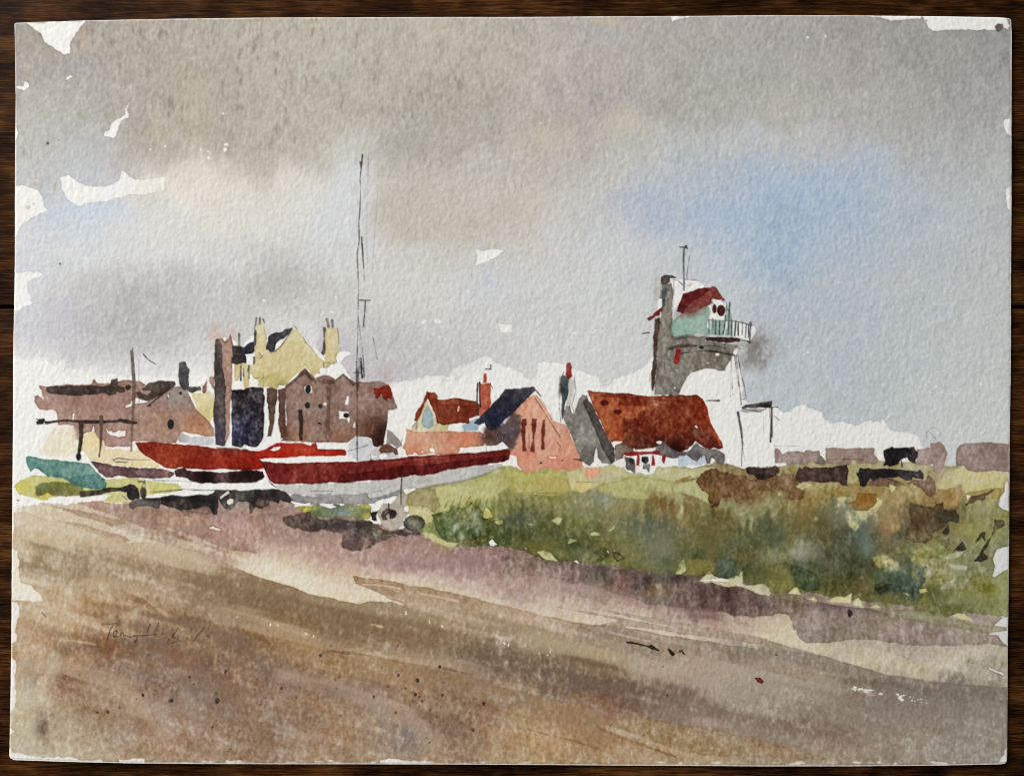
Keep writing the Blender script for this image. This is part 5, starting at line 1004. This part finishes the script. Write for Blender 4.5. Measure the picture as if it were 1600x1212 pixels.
PX = (1 - v) * tx + v * bx + (1 - u) * lx + u * rx - corners(0)
PY = (1 - v) * ty + v * by + (1 - u) * ly + u * ry - corners(1)
# softly rounded corners, worn rim
for (ci, cj, rad) in ((0, 0, 3), (0, NXG, 4), (NYG, 0, 9), (NYG, NXG, 8)):
    cx, cy = PX[ci, cj], PY[ci, cj]
    ox = cx + (rad if cj == 0 else -rad); oy = cy + (rad if ci == 0 else -rad)
    dx, dy = PX - ox, PY - oy
    m = (np.sign(dx) == (-1 if cj == 0 else 1)) & (np.sign(dy) == (-1 if ci == 0 else 1))
    q = np.hypot(dx, dy)
    f = np.where(m & (q > rad), rad / np.maximum(q, 1e-6), 1)
    PX = ox + dx * f; PY = oy + dy * f

def sample(A, x, y):
    x = np.clip(x, 0, W - 1.001); y = np.clip(y, 0, H - 1.001)
    ix = x.astype(int); iy = y.astype(int)
    fx = x - ix; fy = y - iy
    if A.ndim == 3:
        fx = fx[..., None]; fy = fy[..., None]
    return (A[iy, ix] * (1 - fx) + A[iy, ix + 1] * fx) * (1 - fy) + (A[iy + 1, ix] * (1 - fx) + A[iy + 1, ix + 1] * fx) * fy

TG = sample(TOOTH, PX, PY)
edge_u = np.minimum(np.minimum(PX - lx, rx - PX), np.minimum(PY - ty, by - PY))   # distance to the cut rim
roll = np.clip(1 - edge_u / 3.0, 0, 1) ** 2
buckle = sample(N60, PX, PY) * .00007 + .00035 * ((2 * u - 1) ** 2) * ((2 * v - 1) ** 2) * 0.6
ZG = ZP + TG * TOOTH_AMP + buckle - roll * .00016
COL = sample(C, PX, PY)
rimn = np.clip(1 - edge_u / (1.6 + 1.2 * np.clip(sample(N8, PX, PY), -1, 2)), 0, 1)[..., None]   # raw white core of the board at its cut edge
COL = COL * (1 - .7 * rimn) + PAPER * .97 * .7 * rimn
LIN = srgb2lin(np.clip(COL, 0, 1)) * PIGMENT_GAIN
VX = (PX - 800) * SC
VY = (606 - PY) * SC

col = bpy.context.scene.collection

def node_mat(name):
    m = bpy.data.materials.new(name); m.use_nodes = True
    nt = m.node_tree
    for n in list(nt.nodes):
        nt.nodes.remove(n)
    out = nt.nodes.new('ShaderNodeOutputMaterial')
    bs = nt.nodes.new('ShaderNodeBsdfPrincipled')
    nt.links.new(bs.outputs[0], out.inputs[0])
    return m, nt, bs

def watercolour_material():
    m, nt, bs = node_mat('watercolour on cold pressed paper')
    at = nt.nodes.new('ShaderNodeAttribute'); at.attribute_name = 'pigment'
    tc = nt.nodes.new('ShaderNodeTexCoord')
    fib = nt.nodes.new('ShaderNodeTexNoise'); fib.inputs['Scale'].default_value = 1500; fib.inputs['Detail'].default_value = 3
    ramp = nt.nodes.new('ShaderNodeMapRange'); ramp.inputs['To Min'].default_value = .95; ramp.inputs['To Max'].default_value = 1.05
    mul = nt.nodes.new('ShaderNodeVectorMath'); mul.operation = 'SCALE'
    nt.links.new(tc.outputs['Object'], fib.inputs['Vector'])
    nt.links.new(fib.outputs['Fac'], ramp.inputs['Value'])
    nt.links.new(at.outputs['Color'], mul.inputs[0]); nt.links.new(ramp.outputs[0], mul.inputs['Scale'])
    nt.links.new(mul.outputs[0], bs.inputs['Base Color'])
    bs.inputs['Roughness'].default_value = .85
    bs.inputs['Specular IOR Level'].default_value = .06
    bmp = nt.nodes.new('ShaderNodeBump'); bmp.inputs['Strength'].default_value = .25; bmp.inputs['Distance'].default_value = .0001
    nt.links.new(fib.outputs['Fac'], bmp.inputs['Height']); nt.links.new(bmp.outputs[0], bs.inputs['Normal'])
    return m

def board_material():
    m, nt, bs = node_mat('raw white paper core')
    tc = nt.nodes.new('ShaderNodeTexCoord')
    n = nt.nodes.new('ShaderNodeTexNoise'); n.inputs['Scale'].default_value = 400
    r = nt.nodes.new('ShaderNodeValToRGB')
    r.color_ramp.elements[0].color = (.62, .59, .53, 1); r.color_ramp.elements[1].color = (.8, .78, .73, 1)
    nt.links.new(tc.outputs['Object'], n.inputs['Vector']); nt.links.new(n.outputs['Fac'], r.inputs[0]); nt.links.new(r.outputs[0], bs.inputs['Base Color'])
    bs.inputs['Roughness'].default_value = .9
    return m

MPAINT, MBOARD = watercolour_material(), board_material()

def sheet_mesh(name, faces_ij):
    """a patch of the sheet's grid, its pigment stored per vertex"""
    i, j = faces_ij
    n = NXG + 1
    quad = np.stack([i * n + j, (i + 1) * n + j, (i + 1) * n + j + 1, i * n + j + 1], 1)
    used, inv = np.unique(quad.ravel(), return_inverse=True)
    me = bpy.data.meshes.new(name)
    co = np.stack([VX.ravel()[used], VY.ravel()[used], ZG.ravel()[used]], 1).astype(np.float32)
    me.vertices.add(len(used)); me.vertices.foreach_set('co', co.ravel())
    nf = len(quad)
    me.loops.add(nf * 4); me.loops.foreach_set('vertex_index', inv.ravel().astype(np.int32))
    me.polygons.add(nf)
    me.polygons.foreach_set('loop_start', np.arange(0, nf * 4, 4, dtype=np.int32))
    me.polygons.foreach_set('use_smooth', np.ones(nf, bool))
    me.update(calc_edges=True)
    a = me.attributes.new('pigment', 'FLOAT_COLOR', 'POINT')
    rgba = np.ones((len(used), 4), np.float32); rgba[:, :3] = LIN.reshape(-1, 3)[used]
    a.data.foreach_set('color', rgba.ravel())
    me.materials.append(MPAINT)
    return me

def plain(name, verts, faces, mat):
    me = bpy.data.meshes.new(name); me.from_pydata(verts, [], faces); me.update(); me.materials.append(mat)
    return me

# which patch of paint each little square of the sheet belongs to
ctr_x = .25 * (PX[:-1, :-1] + PX[1:, :-1] + PX[:-1, 1:] + PX[1:, 1:]); ctr_y = .25 * (PY[:-1, :-1] + PY[1:, :-1] + PY[:-1, 1:] + PY[1:, 1:])
FID = ID[np.clip(np.rint(ctr_y), 0, H - 1).astype(int), np.clip(np.rint(ctr_x), 0, W - 1).astype(int)]

painting = bpy.data.objects.new('watercolour_painting', sheet_mesh('watercolour_painting', np.nonzero(FID == 0)))
col.objects.link(painting)
painting['label'] = 'unframed watercolour of boats, cottages and a white tower on thick textured paper'
painting['category'] = 'painting'

LABELS = {
 'painted_sky': 'grey and blue cloudy wash filling the top half of the paper',
 'painted_road': 'brown and mauve track sweeping across the bottom of the picture',
 'painted_grass_bank': 'mottled green and ochre grass bank at right',
 'pencil_signature': 'faint pencil signature on the brown wash at lower left',
 'paint_blot': 'dark grey blot in the bare strip at the top right corner',
 'painted_house:long': 'long mauve house at the far left', 'painted_house:yellow': 'yellow house with tall chimneys',
 'painted_house:gabled': 'grey-brown house with two gables behind the mast', 'painted_house:orange': 'low orange house with a red roof and pale gable',
 'painted_house:pink': 'pink gabled house with three dark window strips', 'painted_house:redroof': 'cottage under a long red roof',
 'painted_barn': 'grey gable end leaning on the red roof', 'painted_tower': 'grey and white tower with a red-roofed lookout room',
 'painted_chimney_stack': 'tall two-tone brown chimney stack', 'painted_shed:dark': 'blue-black shed', 'painted_shed:b': 'narrow brown shed beside the blue-black one', 'painted_shed:c': 'brown shed next to the gabled house',
 'painted_hut:a': 'smallest mauve hut beside the tower', 'painted_hut:b': 'second mauve hut from the tower', 'painted_hut:c': 'mauve hut touching the black hut', 'painted_hut:d': 'mauve hut at the right edge of the paper',
 'painted_hut:black': 'black hut among the mauve huts', 'painted_hut:brown': 'dark brown block in the grass', 'painted_hut:long': 'long black hut in the grass', 'painted_hut:low': 'low dark patch at the top of the bank',
 'painted_boat:green': 'green upturned boat at the left edge', 'painted_boat:red': 'bright red boat with a cabin', 'painted_boat:dark': 'purple-brown small boat', 'painted_boat:dark2': 'almost black hull under the bright red boat', 'painted_boat:big': 'large dark red boat with a grey keel',
 'painted_mast': 'tall thin mast with broken pen lines', 'painted_lean_to': 'lean-to with dark roof against the tower', 'painted_drying_rail': 'dark rail on posts before the long mauve house',
 'painted_shadow': 'dark brown shadow under the large boat', 'painted_tarpaulin': 'pale grey sheeted heap', 'painted_pole': 'thin brown pole in front of the long mauve house', 'pen_mark': 'curved flick of the pen in the sky',
 'painted_wall:cream': 'cream wall beside the tall chimney stack', 'painted_wall:low': 'low cream wall behind the small boats', 'painted_wall:white': 'pale grey wall above the bright red boat', 'painted_wall:grey': 'grey wall beside the gabled house', 'painted_wall:blue': 'pale blue smear under the red roof', 'painted_wall:pale': 'pale blue wall under the long red roof',
 'painted_trailer:a': 'dark tongue and hitch below the green boat', 'painted_trailer:big': 'beige wheel arch under the large boat', 'painted_trailer:black': 'black trailer frame under the bright red boat'}

made = {'': painting}
def part_obj(key):
    if key in made:
        return made[key]
    head, _, tail = key.rpartition('/')
    parent = part_obj(head) if head else painting
    nm = (tail or key).split(':')[0].rstrip('0123456789')
    f = np.nonzero(FID == KEYS.index(key)) if key in KEYS else (np.zeros(0, int),) * 2
    if len(f[0]):
        o = bpy.data.objects.new(nm, sheet_mesh(nm, f))
    elif any(k.startswith(key + '/') for k in KEYS):
        o = bpy.data.objects.new(nm, None); o.empty_display_size = .01
    else:
        return None
    col.objects.link(o); o.parent = parent
    if key in LABELS:
        o['label'] = LABELS[key]
    made[key] = o
    return o
for k in KEYS[1:]:
    part_obj(k)

# cut edge and back of the thick paper
n = NXG + 1
loop = [(0, j) for j in range(0, NXG)] + [(i, NXG) for i in range(0, NYG)] + [(NYG, j) for j in range(NXG, 0, -1)] + [(i, 0) for i in range(NYG, 0, -1)]
ii = np.array([a for a, b in loop]); jj = np.array([b for a, b in loop])
ex, ey, ez = VX[ii, jj], VY[ii, jj], ZG[ii, jj]
m_ = len(loop)
verts = [(float(a), float(b), float(c)) for a, b, c in zip(ex, ey, ez)] + [(float(a), float(b), .00035) for a, b in zip(ex, ey)]
faces = [(k, k + m_, (k + 1) % m_ + m_, (k + 1) % m_) for k in range(m_)] + [tuple(range(2 * m_ - 1, m_ - 1, -1))]
rim = bpy.data.objects.new('paper_core', plain('paper_core', verts, faces, MBOARD))
col.objects.link(rim); rim.parent = painting
rim['label'] = 'raw white cut edge of the thick paper'

# ------------------------------------------------------------------ the table
def wood_material(name, seed):
    m, nt, bs = node_mat(name)
    L = nt.links.new
    tc = nt.nodes.new('ShaderNodeTexCoord')
    def mapped(sx, sy, off):
        mp = nt.nodes.new('ShaderNodeMapping'); mp.inputs['Scale'].default_value = (sx, sy, 1); mp.inputs['Location'].default_value = (off + seed, off * 1.7 + seed, 0)
        L(tc.outputs['Object'], mp.inputs['Vector']); return mp.outputs[0]
    def nz(vec, scale, detail, rough=.6, dist=0):
        t = nt.nodes.new('ShaderNodeTexNoise'); t.inputs['Scale'].default_value = scale; t.inputs['Detail'].default_value = detail
        t.inputs['Roughness'].default_value = rough; t.inputs['Distortion'].default_value = dist
        L(vec, t.inputs['Vector']); return t.outputs['Fac']
    def math_(op, a, b):
        q = nt.nodes.new('ShaderNodeMath'); q.operation = op
        for k, s in enumerate((a, b)):
            if isinstance(s, (int, float)): q.inputs[k].default_value = s
            else: L(s, q.inputs[k])
        return q.outputs[0]
    def ramp(fac, stops):
        r = nt.nodes.new('ShaderNodeValToRGB'); cr = r.color_ramp
        while len(cr.elements) < len(stops): cr.elements.new(.5)
        for e, (p, c) in zip(cr.elements, stops): e.position = p; e.color = (*[float(x) for x in srgb2lin(np.array(c) / 255.)], 1)
        L(fac, r.inputs[0]); return r.outputs[0]
    broad = nz(mapped(14, 140, 1.3), 1.0, 4, .6, .6)          # figure
    streak = nz(mapped(80, 1500, 4.1), 1.0, 4, .7, .5)      # fine pores along the grain
    fine = nz(mapped(260, 3000, 7.7), 1.0, 3, .7)
    patch = nz(mapped(40, 70, 2.9), 1.0, 3, .6)
    f = math_('ADD', math_('MULTIPLY', broad, .36), math_('MULTIPLY', streak, .72))
    f = math_('ADD', f, math_('MULTIPLY', fine, .22))
    f = math_('ADD', f, math_('MULTIPLY', math_('SUBTRACT', patch, .5), .55))
    c = ramp(f, WOOD_STOPS)
    L(c, bs.inputs['Base Color'])
    bs.inputs['Roughness'].default_value = .6
    bs.inputs['Specular IOR Level'].default_value = .02
    bmp = nt.nodes.new('ShaderNodeBump'); bmp.inputs['Strength'].default_value = .4; bmp.inputs['Distance'].default_value = .0002
    L(streak, bmp.inputs['Height']); L(bmp.outputs[0], bs.inputs['Normal'])
    return m

def plank(name, x0, x1, y0, y1, z0, z1, mat, bev):
    import bmesh
    bm = bmesh.new()
    bmesh.ops.create_cube(bm, size=1)
    for w in bm.verts:
        w.co = ((x0 + x1) / 2 + w.co.x * (x1 - x0), (y0 + y1) / 2 + w.co.y * (y1 - y0), (z0 + z1) / 2 + w.co.z * (z1 - z0))
    bmesh.ops.bevel(bm, geom=[e for e in bm.edges], offset=bev, segments=3, profile=.6, affect='EDGES')
    me = bpy.data.meshes.new(name); bm.to_mesh(me); bm.free()
    me.materials.append(mat)
    for p in me.polygons: p.use_smooth = True
    o = bpy.data.objects.new(name, me); col.objects.link(o)
    return o
yg = (606 - 478.5) * SC
table = bpy.data.objects.new('wooden_table', None); table.empty_display_size = .05
col.objects.link(table); table.location = (0, 0, 0)
table['label'] = 'dark brown wooden table top with a groove between two boards, under the painting'
table['category'] = 'table'
o = plank('board', -.45, .45, yg + .0007, yg + .30, -.022, 0, wood_material('dark oak stain', 3.1), .0006); o.parent = table
o = plank('board', -.45, .45, yg - .42, yg - .0007, -.022, 0, wood_material('dark oak stain, second board', 11.7), .0006); o.parent = table
o = plank('batten', -.44, .44, yg - .03, yg + .03, -.045, -.0222, wood_material('dark oak stain, batten', 5.5), .001); o.parent = table

# ----------------------------------------------------------------- the light
def area(name, loc, target, size, size_y, power, colour):
    l = bpy.data.lights.new(name, 'AREA'); l.shape = 'RECTANGLE'; l.size = size; l.size_y = size_y; l.energy = power; l.color = colour
    o = bpy.data.objects.new(name, l); col.objects.link(o); o.location = loc
    from mathutils import Vector
    o.rotation_euler = (Vector(target) - Vector(loc)).to_track_quat('-Z', 'Y').to_euler()
    return o
area('window_light', WIN_LOC, (0.0, 0.0, 0), WIN_SIZE[0], WIN_SIZE[1], WIN_POWER, (1.0, .985, .955))
wd = bpy.data.worlds.new('World'); bpy.context.scene.world = wd; wd.use_nodes = True
wd.node_tree.nodes['Background'].inputs[0].default_value = (.93, .96, 1.0, 1)
wd.node_tree.nodes['Background'].inputs[1].default_value = AMBIENT

cam = bpy.data.cameras.new('camera'); co = bpy.data.objects.new('camera', cam); col.objects.link(co)
cam.sensor_width = 36; cam.lens = 26
co.location = (0, 0, ZP + 1600 * SC * 26 / 36); co.rotation_euler = (0, 0, 0)
cam.clip_start = .01; cam.clip_end = 20
sc = bpy.context.scene
sc.camera = co
sc.cycles.filter_width = .95
sc.view_settings.view_transform = 'Standard'; sc.view_settings.look = 'None'; sc.view_settings.exposure = 0; sc.view_settings.gamma = 1
